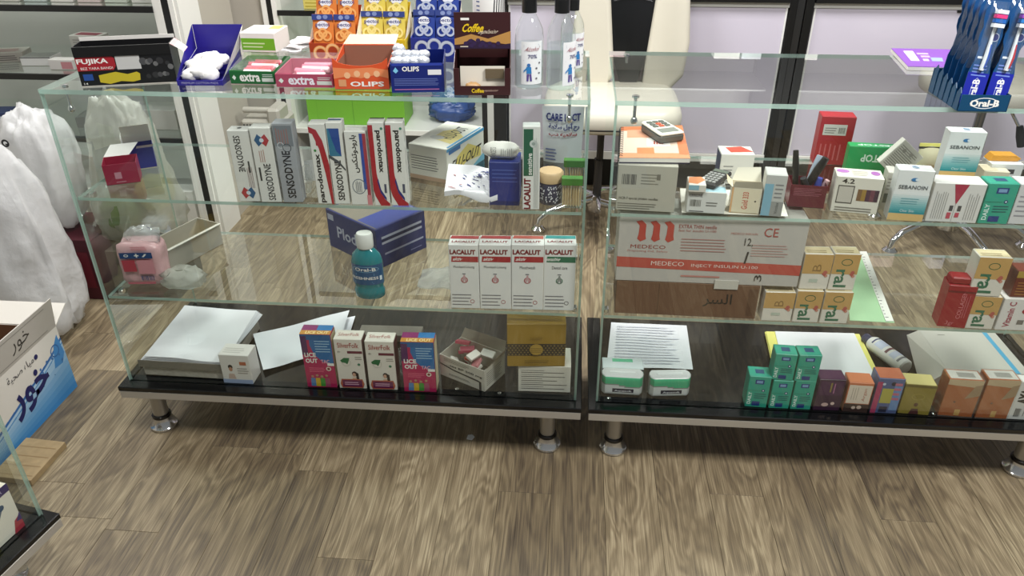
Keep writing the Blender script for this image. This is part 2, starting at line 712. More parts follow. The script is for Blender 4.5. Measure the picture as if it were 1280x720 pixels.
def low_cabinet(x0, x1, label, grip):
    c = thing('low_cabinet', label, 'cabinet', (x0, 1.95, 0), 0, 'low lavender cabinets along the back wall')
    w = x1 - x0
    p = MB(); p.box(0, w, .02, .5, .17, .9, GREYW); p.build('body', c)
    p = MB(); p.box(.004, w - .004, -.004, .018, .205, .872, LAV); d = p.build('door', c, bevel=.002)
    p = MB(); p.box(0, w, -.012, .02, .165, .203, WHITE); p.build('bottom_rail', c)
    p = MB(); p.box(0, w, -.01, .02, .874, .895, GREYW); p.build('top_rail', c)
    p = MB(); p.box(0, w, -.03, .5, .897, .96, BLK); p.build('worktop', c)
    p = MB(); p.box(0, w, .06, .5, 0, .17, BLK); p.build('plinth', c)
    p = MB(); p.box(grip - .02, grip + .02, -.012, -.004, .862, .87, BLK); p.build('grip', d)
    for s in (.004, w - .012):
        p = MB(); p.box(s, s + .008, -.008, -.0035, .205, .872, M('#e8e8e6', .3)); p.build('edge_profile', d)
    return c


low_cabinet(.895, 2.118, 'low cabinet with a lavender door behind the white swivel chair', .3)
low_cabinet(2.222, 3.75, 'low cabinet with a lavender door behind the purple booklet', .62)
mb = MB()
mb.box(2.12, 2.15, 1.93, 2.4, 0, 2.4, BLK)
mb.box(2.15, 2.186, 1.945, 2.4, 0, 2.4, M('#2a2a2a', .2))
mb.box(2.186, 2.22, 1.93, 2.4, 0, 2.4, BLK)
tag(mb.build('pillar', bevel=.002), 'glossy black pillar between the two lavender cabinets', 'pillar')
# shelves above the worktop, mirrored in the counter glass
for x0, x1, lab in ((.895, 2.115, 'wall shelves over the cabinet behind the white chair'), (2.225, 3.75, 'wall shelves over the cabinet behind the purple booklet')):
    ws = thing('wall_shelves', lab, 'shelving', (x0, 2.1, .96))
    p = MB(); p.box(0, x1 - x0, .33, .35, 0, 1.5, WHITE); p.build('back_panel', ws)
    for z in (.32, .62, .92):
        p = MB(); p.box(0, x1 - x0, 0, .33, z - .008, z, M('#a9aaa6', .3)); p.build('shelf', ws)

# ------------------------------------------------------------------ glass display counters
ZT, ZU, ZL, ZB, CW, CD = 1.022, .756, .478, .208, 1.237, .448


def slab(name, parent, x0, x1, y0, y1, z0, z1):
    """clear pane whose rim shows the green of the glass"""
    d = (x1 - x0, y1 - y0, z1 - z0)
    k = d.index(min(d))
    mb = MB()
    vs = [(x, y, z) for z in (z0, z1) for y in (y0, y1) for x in (x0, x1)]
    fs = [(2, (0, 2, 3, 1)), (2, (4, 5, 7, 6)), (1, (0, 1, 5, 4)), (1, (2, 6, 7, 3)), (0, (0, 4, 6, 2)), (0, (1, 3, 7, 5))]
    mb.v = vs
    for ax, f in fs:
        mb.f.append(f)
        mb.m.append(mb.mi(GLASS if ax == k else EDGE))
    return mb.build(name, parent)


FOOTM = M('#d0d0ce', .16, .9)


def counter(label, loc, rz=0., legs=((.023, .06), (1.161, .06), (.023, .37), (1.161, .37)), screws=()):
    c = thing('display_counter', label, 'display counter', loc, rz, 'glass display counters')
    p = MB(); p.box(-.02, CW + .015, -.03, .425, .193, ZB, BLACK); p.build('base_board', c, bevel=.002)
    p = MB(); p.box(-.018, CW + .013, -.029, .423, .170, .193, STEEL); p.build('base_trim', c, bevel=.001)
    for x, y in legs:
        p = MB(); p.lathe([(.0215, .04), (.0215, .17)], STEEL, (x, y, 0), 20); lg = p.build('leg', c, smooth=True)
        p = MB(); p.lathe([(.035, 0), (.038, .003), (.038, .009), (.034, .013), (.027, .033), (.026, .038)], FOOTM, (x, y, 0), 28); p.build('foot', lg, smooth=True)
        p = MB(); p.lathe([(.026, .038), (.027, .04), (.027, .046), (.024, .049)], M('#3c3a38', .3, .8), (x, y, 0), 24); p.build('collar', lg, smooth=True)
    slab('front_glass', c, 0, CW, 0, .006, ZB, ZT - .0105)
    for x in (0, CW - .006):
        slab('side_glass', c, x, x + .006, .0065, CD - .03, ZB, ZT - .0105)
    slab('glass_top', c, 0, CW, -.001, CD, ZT - .010, ZT)
    for z in (ZU, ZL):
        slab('glass_shelf', c, .008, CW - .008, .0085, .40, z - .008, z)
    def clamp(x, y, z0, z1, ball):
        p = MB(); p.lathe([(.008, z0), (.008, z0 + .003), (.004, z0 + .004)], CHROME, (x, y, 0), 14)
        p.lathe([(.0035, z1), (.0035, z0)], CHROME, (x, y, 0), 10)
        if ball:
            p.lathe([(.001, z1 - .012), (.006, z1 - .009), (.008, z1 - .003), (.006, z1 + .003), (.003, z1 + .006)], CHROME, (x, y, 0), 12)
        p.build('clamp', c, smooth=True)
    for x in (.045, CW - .045):
        clamp(x, .03, ZT, ZT - .05, True)
        clamp(x, CD - .04, ZT, ZT - .02, False)
    for z in (ZU, ZL):
        for x in (.0145, CW - .0145):
            for y in (.06, .34):
                p = MB(); p.box(x - .0055, x + .0055, y - .009, y + .009, z - .022, z - .0085, CHROME); p.build('shelf_clip', c, bevel=.002)
    for x, y in screws:
        p = MB(); p.lathe([(.0055, ZB), (.0055, ZB + .002), (.003, ZB + .0035)], CHROME, (x, y, 0), 12); p.build('screw', c, smooth=True)
    return c


counter('glass display counter with toothpaste boxes and sweets on its top', (0, 0, 0), screws=((.913, .03), (1.03, .02)))
counter('glass display counter holding the large needle carton and the toothbrush stand', (1.289, 0, 0), 0, ((.06, .06), (1.165, .055), (.06, .37), (1.165, .37)), screws=((.036, .02), (.876, .018)))
ca = math.radians(90 - 11)
ce = Vector((.062, -.475, 0))
co = ce - Vector((math.cos(ca), math.sin(ca), 0)) * (CW + .015)
counter('corner of a third glass counter beside the printed water carton', co, ca, ((.05, .14), (1.2, .135), (.05, .37), (1.161, .37)))
C3 = Matrix.Translation(co) @ Matrix.Rotation(ca, 4, 'Z')


# ------------------------------------------------------------------ swivel chairs
def star_base(c, cx, cy, angles, r=.29, hz=.09):
    p = MB(); p.lathe([(.045, .06), (.05, .075), (.05, .12), (.03, .135)], CHROME, (cx, cy, 0), 20); p.build('hub', c, smooth=True)
    for a in angles:
        dx, dy = math.cos(a), math.sin(a)
        pts = [(cx + dx * .03, cy + dy * .03, .115), (cx + dx * r * .5, cy + dy * r * .5, .108), (cx + dx * r * .85, cy + dy * r * .85, .085),
               (cx + dx * r * .98, cy + dy * r * .98, .055), (cx + dx * r, cy + dy * r, .022)]
        p = MB(); p.tube(pts, [.02, .017, .015, .014, .014], CHROME, 10); lg = p.build('leg', c, smooth=True)
        p = MB(); p.lathe([(.028, 0), (.031, .006), (.031, .014), (.018, .026)], CHROME, (cx + dx * r, cy + dy * r, 0), 18); p.build('glide', lg, smooth=True)


CREAM = M('#c9c4b5', .4, noise_amt=.04, scale=8)
ch = thing('swivel_chair', 'white swivel chair with a black centre panel standing in the gap between counters', 'chair', (1.33, 1.58, 0))
star_base(ch, 0, 0, [math.radians(d) for d in (205, 277, 349, 61, 133)])
p = MB(); p.lathe([(.028, .12), (.028, .3), (.02, .3), (.02, .5)], M('#3c3c3e', .25, .6), (0, 0, 0), 16); p.build('gas_column', ch, smooth=True)


def cushion(w, d, h, mat, name, parent, T, seg=10, bulge=.02, power=5):
    vs, fs = [], []
    n = 40
    prof = [(.90, 0), (.98, .12), (1, .35), (1, .6), (.97, .85), (.88, 1)]
    for s, t in prof:
        for i in range(n):
            a = 2 * math.pi * i / n
            ca_, sa = math.cos(a), math.sin(a)
            r = (abs(ca_) ** power + abs(sa) ** power) ** (-1 / power)
            vs.append((ca_ * r * w / 2 * s, sa * r * d / 2 * s, t * h))
    for k in range(len(prof) - 1):
        for i in range(n):
            j = (i + 1) % n
            fs.append((k * n + i, k * n + j, k * n + n + j, k * n + n + i))
    fs.append(tuple(range(n))[::-1])
    k = len(vs)
    vs.append((0, 0, h + bulge))
    for i in range(n):
        fs.append((k - n + i, k - n + (i + 1) % n, k))
    mb = MB()
    mb.add(vs, fs, mat, T)
    return mb.build(name, parent, smooth=True, angle=1.4)


st = cushion(.56, .5, .1, CREAM, 'seat', ch, Matrix.Translation((.03, -.02, .49)))
pz = MB(); pz.tube([(.03 + .275 * math.cos(a) * (abs(math.cos(a)) ** 5 + abs(math.sin(a)) ** 5) ** -.2, -.02 + .245 * math.sin(a) * (abs(math.cos(a)) ** 5 + abs(math.sin(a)) ** 5) ** -.2, .515) for a in [2 * math.pi * i / 40 for i in range(41)]], .005, BLK, 6)
pz.build('piping', st, smooth=True)
# backrest: two cream bolsters and a black centre that tapers to a point at the seat
bt = Matrix.Translation((.105, .19, .56)) @ Matrix.Rotation(math.radians(-7), 4, 'X')
for s in (-1, 1):
    out = [(s * .06, 0), (s * .18, .0), (s * .235, .06), (s * .25, .2), (s * .235, .38), (s * .2, .58), (s * .14, .68), (s * .105, .68), (s * .1, .45), (s * .07, .15)]
    p = MB(); p.prism(out if s < 0 else out[::-1], -.05, .05, CREAM, 'y', bt); p.build('bolster', ch, smooth=True, bevel=.022, seg=3, angle=.9)
p = MB(); p.prism([(-.03, 0), (.03, 0), (.075, .15), (.108, .45), (.112, .69), (-.112, .69), (-.108, .45), (-.075, .15)], -.035, .035, M('#08090c', .3), 'y', bt)
cp = p.build('centre_panel', ch, smooth=True, bevel=.01, seg=2, angle=.9)
p = MB(); p.tube([bt @ Vector((x, -.037 - .002, .36 + .012 * (1 - (x / .08) ** 2))) for x in (-.08, -.04, 0, .04, .08)], .002, M('#2c2c30', .4), 6); p.build('seam', cp)

sl = thing('swivel_stool', 'cream stool on a chrome star base behind the second counter', 'stool', (2.82, 1.5, 0))
star_base(sl, 0, 0, [math.radians(d) for d in (208, 278, 350, 62, 136)], .31)
p = MB(); p.lathe([(.026, .12), (.026, .36), (.018, .36), (.018, .64)], M('#8d8d8d', .25, 1), (0, 0, 0), 16); p.build('gas_column', sl, smooth=True)
cushion(.5, .5, .085, CREAM, 'seat', sl, Matrix.Translation((0, 0, .635)), power=2.2)
p = MB(); p.tube([(.02, 0, .6), (.09, -.04, .58), (.13, -.06, .52)], .006, CHROME, 8); lv = p.build('lever', sl, smooth=True)
p = MB(); p.tube([(.128, -.058, .53), (.14, -.066, .49), (.15, -.072, .45)], [.012, .017, .013], RUBBER, 10); p.build('grip', lv, smooth=True)
# ------------------------------------------------------------------ on top of the first counter
W_, K_, RD, NV = '#f1efea', '#17171a', '#b01c2c', '#1c2a78'
z = ZT


def frame_thing(name, label, cat, bl, br, z, group=None, dep=.06):
    p0, rz, W, _ = foot(bl, br, z + .0004, H=.1)
    t = thing(name, label, cat, keep_in(p0, rz, W, dep), rz, group)
    return t, W


def local(o, p):
    """a world point in the frame of a placed thing"""
    return (Matrix.Translation(o.location) @ Matrix.Rotation(o.rotation_euler.z, 4, 'Z')).inverted() @ Vector(p)


# black bandage box, lid open
t, W = frame_thing('bandage_box', 'open black box with a yellow bandage picture and red name panel', 'box', (103, 109), (222, 103), z)
H = .088
tray(t, W, .065, H, .002, M('#141416', .35), M('#d8d2c8'), name='box_body')
p = MB(); p.box(0, W, -.003, -.0008, H - .022, H, M('#0f0f10', .4)); p.build('front_flap', t)
p = MB()
p.face([(W - .001, .002, H), (W - .001, .063, H), (W + .026, .055, H - .02), (W + .026, .01, H - .02)], M('#e9e6e0'))
p.face([(W + .0005, .002, H - .001), (W + .027, .01, H - .021), (W + .027, .055, H - .021), (W + .0005, .063, H - .001)], M('#d8a8a8'))
p.build('side_flap', t)
p = MB(); p.box(.0, W, .063, .0645, H, H + .008, M('#e9e6e0')); p.build('back_flap', t)
k = Ink(t, (W, .13, H))
k.poly('front', [(0, .40), (.37, .40), (.40, .5), (.40, .70), (.37, .75), (0, .75)], '#a3202c').text('front', 'FUJIKA', .17, .62, .32, .16, W_, bold=.03).text('front', 'BEZ YARA BANDI', .2, .46, .33, .06, W_)
k.rect('front', .41, .40, .66, .75, '#c9c9c7')
k.poly('front', [(.2, .1), (.3, .05), (.42, .11), (.54, .08), (.62, .12), (.63, .28), (.6, .33), (.5, .28), (.38, .35), (.25, .3), (.2, .28)], '#c9b62e')
k.rect('front', .04, .16, .14, .32, '#274f9a').text('front', '14', .05, .08, .04, .05, W_)
for i in range(12):
    k.oval('front', .69 + .025 * i, .2 + .4 * rnd.random(), .004 + .005 * rnd.random(), ('#4a4a4c', '#2c2c2e', '#6a6a6a')[i % 3])
k.done()

# deep blue display carton with white cotton pads
t, W = frame_thing('cotton_display', 'deep blue open display carton full of white cotton pads', 'display carton', (222, 107), (279, 107), z)
BL = M('#2a2188', .4)
tray(t, W, .15, .05, .0015, BL, BL, .012, 'carton_tray')
p = MB(); p.prism([(-.0, .05), (W, .05), (W + .015, .105), (-.0, .105)], .148, .1495, BL, 'y'); p.build('back_panel', t)
p = MB(); p.face([(-.0008, 0, .012), (-.0008, .148, .105), (-.0008, .148, .05)], BL); p.build('side_wing', t)
p = MB(); p.face([(W + .0008, 0, .012), (W + .0158, .148, .105), (W + .0008, .148, .05)], M('#d8d4de')); p.build('side_wing', t)
k = Ink(t, (W, .15, .012)); k.text('front', 'PREMIUM COTTON PADS', .5, .5, .8, .4, '#b9b6dd'); k.done()
for i in range(9):
    crumple('cotton_pad', t, M('#efedea', .8, bump=.3), (.042, .042, .026), (.024 + .021 * (i % 3) + .006 * (i // 6), .03 + .032 * (i // 3), .004 + .009 * (i // 3) + .006 * (i % 2)), .3, 2.6, 14, 8, i * 3.1)

# white and green packs stacked at the back
for i, (nm, lab) in enumerate((('green_pack', 'lower white and green pack of the stack behind the gum trays'), ('green_pack', 'upper white and green pack of the stack, pale print on its lid'))):
    o = carton(nm, lab, 'box', (303, 65), (346, 66), None, z + .0455 * i, .09, '#ece9e2', 'white and green packs behind the gum', H=.045)
    k = Ink(o); k.rect('front', .02, .12, .98, .72, '#6fae25').rect('top', .05, .06, .95, .94, '#e6e3c0').rect('top', .62, .5, .95, .92, '#e2dc5c').lines('top', .1, .15, .6, .85, 7, '#9aa582').lines('front', .06, .25, .7, .6, 2, '#cfe3a8')
    k.done()
o = carton('pale_box', 'low cream box with a yellow edge behind the blue cotton display', 'box', (266, 76), (300, 77), None, z, .07, '#e9e6da', H=.042)
Ink(o).rect('top', .02, .02, .98, .98, '#e8e5c8').rect('front', .02, .6, .98, .95, '#d9cf5a').lines('top', .1, .2, .8, .8, 5, '#b8b59a').done()
for i in range(3):
    q = at(362 + 9 * i, 66 - 2 * i, Z=z)
    o = sheet('white_sachet', None, M('#eeecec', .35), [(q.x - .03, q.y - .02, z + .001), (q.x + .035, q.y - .015, z + .001), (q.x + .03, q.y + .045, z + .001), (q.x - .032, q.y + .05, z + .001)], .001 + .007 * i, 5, 5, .006, i * 4., .004)
    tag(o, ('lowest', 'middle', 'uppermost')[i] + ' white sachet of the small pile beside the green packs', 'sachet', 'white sachets')


def gum_tray(label, bl, br, col, pack, dark, txtcol):
    t, W = frame_thing('gum_tray', label, 'display carton', bl, br, z, 'gum display trays')
    tray(t, W, .12, .036, .0015, M(col, .4), M('#d9b9bb'), .03, 'carton_tray')
    k = Ink(t, (W, .12, .03))
    k.rect('front', .01, .04, .99, .96, dark)
    k.text('front', 'extra', .45, .52, .46, .62, txtcol, bold=.03).rect('front', .72, .22, .98, .5, '#cfd6cf').poly('front', [(.05, .5), (.1, .7), (.14, .5), (.1, .3)], '#dfe8e0').lines('front', .74, .6, .97, .85, 2, '#cfd6cf')
    k.done()
    p = MB(); p.face([(0, 0, .032), (W, 0, .032), (W, .12, .05), (0, .12, .05)], CLEAR); p.face([(0, .12, .035), (W, .12, .035), (W, .12, .05), (0, .12, .05)], CLEAR); p.build('clear_lid', t)
    for i in range(7):
        p = MB(); p.box(-.033, .033, -.006, .006, 0, .01, M(pack[i % len(pack)], .3))
        T = Matrix.Translation((W * .5 + rnd.uniform(-.008, .008), .02 + .0135 * i, .014 + .0012 * i)) @ Matrix.Rotation(rnd.uniform(-.12, .12), 4, 'Z') @ Matrix.Rotation(.5, 4, 'X')
        g = p.build('gum_pack', t, bevel=.002, T=T)
    return t


gum_tray('green chewing gum display tray with pink packs inside', (289, 105), (344, 106), '#1d6b34', ('#d45a72', '#e9e3e4', '#c43a50'), '#17602f', W_)
gum_tray('pink chewing gum display tray with a clear lid', (346, 109), (417, 110), '#b2506a', ('#d98a9b', '#ecd9dc', '#cf7387'), '#a8465f', '#e9e6ee')

# sweets cartons
t, W = frame_thing('sweets_carton', 'orange sweets carton with a scooped front and brown inside', 'display carton', (419, 112), (487, 112), z)
tray(t, W, .13, .07, .0015, M('#d9552c', .35), M('#8d5f49'), .048, 'carton_tray')
p = MB(); BRN = M('#8a6250', .5)
p.box(.002, W - .002, .1275, .1282, .002, .068, BRN); p.box(.0017, .0022, .003, .127, .002, .05, BRN); p.box(W - .0022, W - .0017, .003, .127, .002, .05, BRN); p.build('inner_lining', t)
p = MB()
pts = [(0, .048), (0, .07)] + [(W * u, .07 - .018 * math.sin(math.pi * u) ** .5) for u in [i / 10 for i in range(11)]] + [(W, .048)]
p.prism(pts, .0002, .0014, M('#d9552c', .35), 'y'); p.build('scooped_front', t)
p = MB(); p.face([(0, .13, .07), (W, .13, .07), (W + .004, .165, .085), (.01, .165, .085)], M('#e2cdb4')); p.face([(0, .13, .0705), (.01, .165, .0855), (W + .004, .165, .0855), (W, .13, .0705)], M('#b89878')); p.build('back_flap', t)
k = Ink(t, (W, .13, .07))
k.poly('front', [(0, .34), (.25, .42), (.5, .36), (.75, .46), (1, .36), (1, .62), (.7, .7), (.3, .66), (0, .7)], '#e98a58')
for i in range(4):
    k.oval('front', .25 + .18 * i, .45 + .05 * (i % 2), .007, '#f0b98c')
k.text('front', 'OLIPS', .6, .18, .62, .16, W_, bold=.03).rect('front', .08, .1, .22, .32, '#d99a6c').done()

t, W = frame_thing('sweets_carton', 'dark blue sweets carton topped with silver wrapped sweets', 'display carton', (490, 116), (556, 115), z)
tray(t, W, .12, .066, .0015, M('#16246f', .3), M('#30407f'), .062, 'carton_tray')
k = Ink(t, (W, .12, .066))
k.text('front', 'OLIPS', .38, .78, .32, .16, W_, bold=.03).rect('front', .7, .58, .95, .75, '#e6e6ea').lines('front', .06, .24, .9, .5, 5, '#6f7fc0', .3).rect('front', .06, .09, .9, .12, '#b06aa0').poly('front', [(.05, .72), (.1, .84), (.15, .72), (.1, .64)], '#7fc6ea')
k.rect('front', .03, .88, .97, .97, '#2a3ea0').text('right', 'OLIPS', .5, .5, .6, .2, '#3c56b0').done()
for i in range(9):
    crumple('wrapped_sweet', t, M('#c9ced6', .25, .3), (.03, .026, .02), (.014 + .0185 * (i % 4), .025 + .03 * (i // 4), .052 + .007 * (i // 4)), .2, 3, 10, 6, i * 2.3)


def pectol(label, bl, br, col, bagcol, candy, ctext, hh):
    t, W = frame_thing('lozenge_display', label, 'display carton', bl, br, z, 'cough lozenge displays')
    tray(t, W, .10, .066, .0015, M(col, .4), M('#e8e2d2'), .058, 'carton_tray')
    p = MB(); p.box(0, W, .0985, .1, .066, hh, M(col, .4)); p.build('back_panel', t)
    for x in (-.0006, W + .0006):
        p = MB(); p.face([(x, .004, .058), (x, .099, hh), (x, .099, .066)], M('#efe8d6')); p.build('side_wing', t)
    k = Ink(t, (W, .10, .058))
    k.rect('front', 0, 0, 1, .22, NV if col != '#e0c22c' else '#cfae20')
    for i in range(3):
        k.oval('front', .24 + .27 * i, .58 + .1 * (i % 2), .019, candy, ring=.0075).oval('front', .24 + .27 * i, .58 + .1 * (i % 2), .016, '#f6e3c2' if col != '#22338c' else '#dfe3ea', ring=.0012)
    k.done()
    for j in range(2):
        for i in range(2):
            T = Matrix.Translation((W * (.26 + .48 * i), .022 + .045 * j, .032 + .045 * j)) @ Matrix.Rotation(math.radians(-14), 4, 'X')
            w2 = W * .23
            vs = []
            for v in range(7):
                for u in range(7):
                    b = math.sin(math.pi * u / 6) * math.sin(math.pi * v / 6)
                    vs.append((-w2 + 2 * w2 * u / 6, -.006 * b, .088 * v / 6))
            for v in range(7):
                for u in range(7):
                    b = math.sin(math.pi * u / 6) * math.sin(math.pi * v / 6)
                    vs.append((-w2 + 2 * w2 * u / 6, .006 * b + .0006, .088 * v / 6))
            fs = []
            for s in (0, 49):
                for v in range(6):
                    for u in range(6):
                        fs.append((s + v * 7 + u, s + v * 7 + u + 1, s + v * 7 + u + 8, s + v * 7 + u + 7))
            p = MB(); p.add(vs, fs, M(bagcol, .25), T); b = p.build('lozenge_bag', t, smooth=True)
            q = Ink(b, (2 * w2, .01, .088))
            q.rect('front', 0, .84, 1, .99, '#2b3f86').oval('front', .5, .7, .0145, '#e9ecf2', .0105).text('front', 'pectol', .5, .71, .66, .13, NV, bold=.02).lines('front', .3, .6, .7, .64, 1, '#6a78a8')
            for cx, cy in ((.3, .42), (.7, .42), (.5, .5)):
                q.oval('front', cx, cy, .012, candy, ring=.005)
            q.oval('front', .35, .91, .006, '#8a9ac8', .005).oval('front', .65, .92, .006, '#7a8cc0', .005)
            pr = q.done()
            pr.matrix_local = T @ Matrix.Translation((-w2, -.0062, 0))
    return t


pectol('orange cough lozenge display with bags stepped up behind its front', (390, 84), (446, 85), '#a8411f', '#d9803a', '#f0b266', W_, .13)
pectol('yellow cough lozenge display between the orange and blue ones', (450, 79), (508, 80), '#e0c22c', '#dcc85a', '#efe08c', NV, .13)
pectol('blue cough lozenge display with silver sweets behind the dark blue carton', (515, 77), (572, 78), '#22338c', '#2e4596', '#b9c2d6', W_, .13)

# coffee sweets display
t, W = frame_thing('coffee_display', 'brown coffee sweets display with a printed header and cut out window', 'display carton', (568, 119), (638, 119), z)
BR = M('#3a1a1c', .4)
H1 = .058
p = MB(); p.box(0, W, 0, .11, 0, .0015, BR)
p.box(0, W, .1085, .11, 0, .11, BR)
for x in (0, W - .0015):
    p.prism([(0, 0), (.11, 0), (.11, .11), (.06, .085), (0, H1)], x, x + .0015, BR, 'x')
p.build('carton_tray', t)
p = MB(); p.box(0, W, -.0003, .0012, 0, .02, BR); p.box(0, W * .1, -.0003, .0012, .02, H1, BR); p.box(W * .9, W, -.0003, .0012, .02, H1, BR); p.build('window_front', t)
p = MB(); p.prism([(.06, .085), (.065, .066), (.068, .066), (.063, .086)], W * .08, W * .95, BR, 'x'); p.box(0, W, .06, .0615, .085, .162, BR); hd = p.build('header', t)
p = MB(); p.box(W * .1, W * .9, .03, .032, .0015, .055, M('#e6e0d2')); p.build('inner_card', t)
crumple('wrapped_sweet', t, M('#c39a68', .4), (.035, .02, .022), (W * .32, .015, .002), .2, 3, 12, 8, 2.)
crumple('wrapped_sweet', t, M('#d8d0bd', .4), (.03, .02, .014), (W * .7, .015, .002), .2, 3, 12, 8, 7.)
p = MB(); p.box(W * .55, W * .88, .024, .029, .03, .05, M('#6a5d48')); p.build('wrapped_bar', t)
k = Ink(t, (W, .11, H1)); k.text('front', 'Coffee', .42, .17, .22, .16, '#e6c21e', bold=.03).text('front', 'explosion', .65, .17, .24, .1, '#d0b0a0', slant=.3).done()
k = Ink(hd, (W, .0, .162))
k.poly('front', [(0, .66), (.3, .72), (.6, .66), (1, .76), (1, .58), (.6, .62), (.3, .6), (0, .58)], '#b98a4a')
k.poly('front', [(0, .58), (.12, .56), (.2, .62), (.3, .66), (.4, .62), (.5, .64), (.62, .6), (.75, .57), (1, .6), (1, .53), (0, .53)], '#2c1a38')
for bu, bv in ((.2, .6), (.28, .63), (.35, .6), (.42, .64), (.5, .6), (.56, .57), (.63, .6), (.7, .57), (.78, .6), (.3, .57), (.46, .57)):
    k.oval('front', bu, bv, .005, '#33204a', .0042, 8)
k.text('front', 'Coffee', .34, .80, .38, .11, '#e6c21e', bold=.03, slant=.15).text('front', 'explosion', .6, .745, .32, .07, '#e6d6c0', slant=.4).rect('front', .12, .9, .27, .93, W_).rect('front', .1, .55, .24, .565, '#cfc4b4')
pr = k.done(); pr.location = (0, .06, 0)


# spray bottles
def bottle(label, px, py, twist, cap_y, behind=False):
    q = at(px, py, Z=z + .0005)
    t = thing('sanitiser_bottle', label, 'bottle', q, twist, 'clear sanitiser bottles')
    p = MB(); p.lathe([(.024, 0), (.0285, .004), (.0285, .1), (.027, .118), (.018, .138), (.0125, .147), (.0125, .152)], CLEAR2, n=24); p.build('bottle_body', t, smooth=True)
    p = MB(); p.lathe([(.0265, .003), (.0268, .09)], LIQ, n=24); p.build('liquid', t, smooth=True)
    p = MB(); p.lathe([(.0148, .15), (.0148, .176), (.013, .1775)], M('#121213', .35), n=20); p.build('cap', t, smooth=True)
    # wrapped label
    p = MB()
    n, r = 12, .0289
    for i in range(n):
        a0, a1 = -2.35 + 1.6 * i / n, -2.35 + 1.6 * (i + 1) / n
        p.face([(r * math.cos(a0), r * math.sin(a0), .012), (r * math.cos(a1), r * math.sin(a1), .012), (r * math.cos(a1), r * math.sin(a1), .098), (r * math.cos(a0), r * math.sin(a0), .098)], M('#eceef0', .4))
    lb = p.build('paper_label', t, smooth=True)
    def wrap(m_):
        for v in m_.data.vertices:
            a = -2.35 + 1.6 * v.co.x / .046
            rr = r + .0006 - v.co.y * .5
            v.co = (rr * math.cos(a), rr * math.sin(a), .012 + v.co.z)
    k = Ink(lb, (.046, .02, .086))
    k.text('front', 'Alcohol', .5, .83, .6, .1, '#9a4a5a', slant=.2).text('front', '70%', .5, .66, .4, .09, '#5a5a80', bold=.02).rect('front', .1, .56, .9, .57, '#9aa0b0').lines('front', .12, .88, .85, .95, 2, '#b8bcc8')
    k.oval('front', .34, .46, .0035, '#3a72b0').poly('front', [(.25, .26), (.46, .26), (.44, .42), (.24, .42)], '#2f7fc0').poly('front', [(.25, .08), (.33, .08), (.36, .25), (.26, .25)], '#5a4a90').poly('front', [(.4, .08), (.48, .08), (.45, .25), (.37, .25)], '#5a4a90').poly('front', [(.12, .28), (.25, .36), (.25, .4), (.12, .33)], '#2f7fc0')
    for i in range(4):
        k.oval('front', .68 + .14 * (i % 2), .14 + .12 * i, .002, '#5a5a66')
    wrap(k.done())
    return t


CLEAR2 = sheer('bottle_plastic', (.9, .95, .95, 1), .04, .04, (.96, .985, .98, 1), 1.8)
LIQ = sheer('clear_liquid', (.9, .95, .95, 1), .02, .03, (.95, .985, .985, 1), .5)
bottle('clear sanitiser bottle with black cap standing next to the brown coffee display', 661, 108, .28, 0).scale = (1.1, 1.1, 1.07)
bottle('clear sanitiser bottle with black cap nearest the gap between counters', 700, 110, .95, 0).scale = (1.1, 1.1, 1.08)
bottle('clear sanitiser bottle half hidden behind the other two', 714, 88, .8, 0).scale = (.95, .95, .93)
q = at(612, 72, Z=z + .0005)
t = thing('wipes_tub', 'white tub with striped shoulder behind the brown coffee display', 'tub', q)
p = MB(); p.lathe([(.037, 0), (.04, .004), (.04, .155), (.036, .165), (.03, .17)], M('#eceae6', .4), n=28); bd = p.build('tub_body', t, smooth=True)
p = MB(); p.lathe([(.031, .17), (.031, .19), (.028, .193)], M('#e3e1dc', .4), n=28); p.build('lid', t, smooth=True)
p = MB()
for i in range(9):
    a0 = -1.2 + .17 * i
    p.face([(.0404 * math.cos(a), .0404 * math.sin(a), zz) for a, zz in ((a0, .11), (a0 + .07, .11), (a0 + .15, .155), (a0 + .08, .155))], '#22242c')
for i in range(6):
    p.face([(.0404 * math.cos(a), .0404 * math.sin(a), zz) for a, zz in ((-2.3, .09 + .01 * i), (-2.05, .09 + .01 * i), (-2.05, .093 + .01 * i), (-2.3, .093 + .01 * i))], '#5a6a9a')
p.build('print', bd)

# ------------------------------------------------------------------ upper shelf of the first counter
z = ZU
t, W = frame_thing('medicine_carton', 'crimson open carton at the end of the upper shelf', 'box', (122, 232), (150, 232), z)
t.rotation_euler.z = .42
t.location.x += .022
tray(t, .078, .055, .056, .001, M('#9a1c40', .35), M('#5a1424'), .053, 'carton_body')
p = MB(); p.face([(.0, .055, .056), (.06, .055, .056), (.085, .075, .08), (.02, .075, .08)], M('#efece8')); p.build('lid_flap', t)
k = Ink(t, (.078, .055, .053)); k.rect('front', .3, .28, .5, .6, '#c88a9a').lines('front', .3, .1, .62, .2, 1, '#c88a9a').done()
t, W = frame_thing('medicine_carton', 'blue open carton with white flaps behind the crimson carton', 'box', (136, 219), (165, 217), z)
t.location += Vector((.012, .034, 0))
t.rotation_euler.z = .5
tray(t, .07, .06, .055, .001, M('#232a8c', .35), M('#c8bda6'), name='carton_body')
p = MB(); p.box(.0, .07, .059, .06, .055, .1, M('#e9e3d2')); p.box(-.001, .0, .0, .06, .055, .085, M('#efece8')); p.build('back_flap', t)
p = MB(); p.face([(.03, 0, .056), (.07, 0, .056), (.075, -.012, .066), (.034, -.012, .066)], M('#f2f0ee')); p.build('front_flap', t)


def toothpaste(label, bl, br, ytop, col='#eceae4', dep=.034):
    return carton('toothpaste_box', label, 'toothpaste', bl, br, ytop, ZU, dep, col, 'toothpaste boxes standing on the upper shelf')


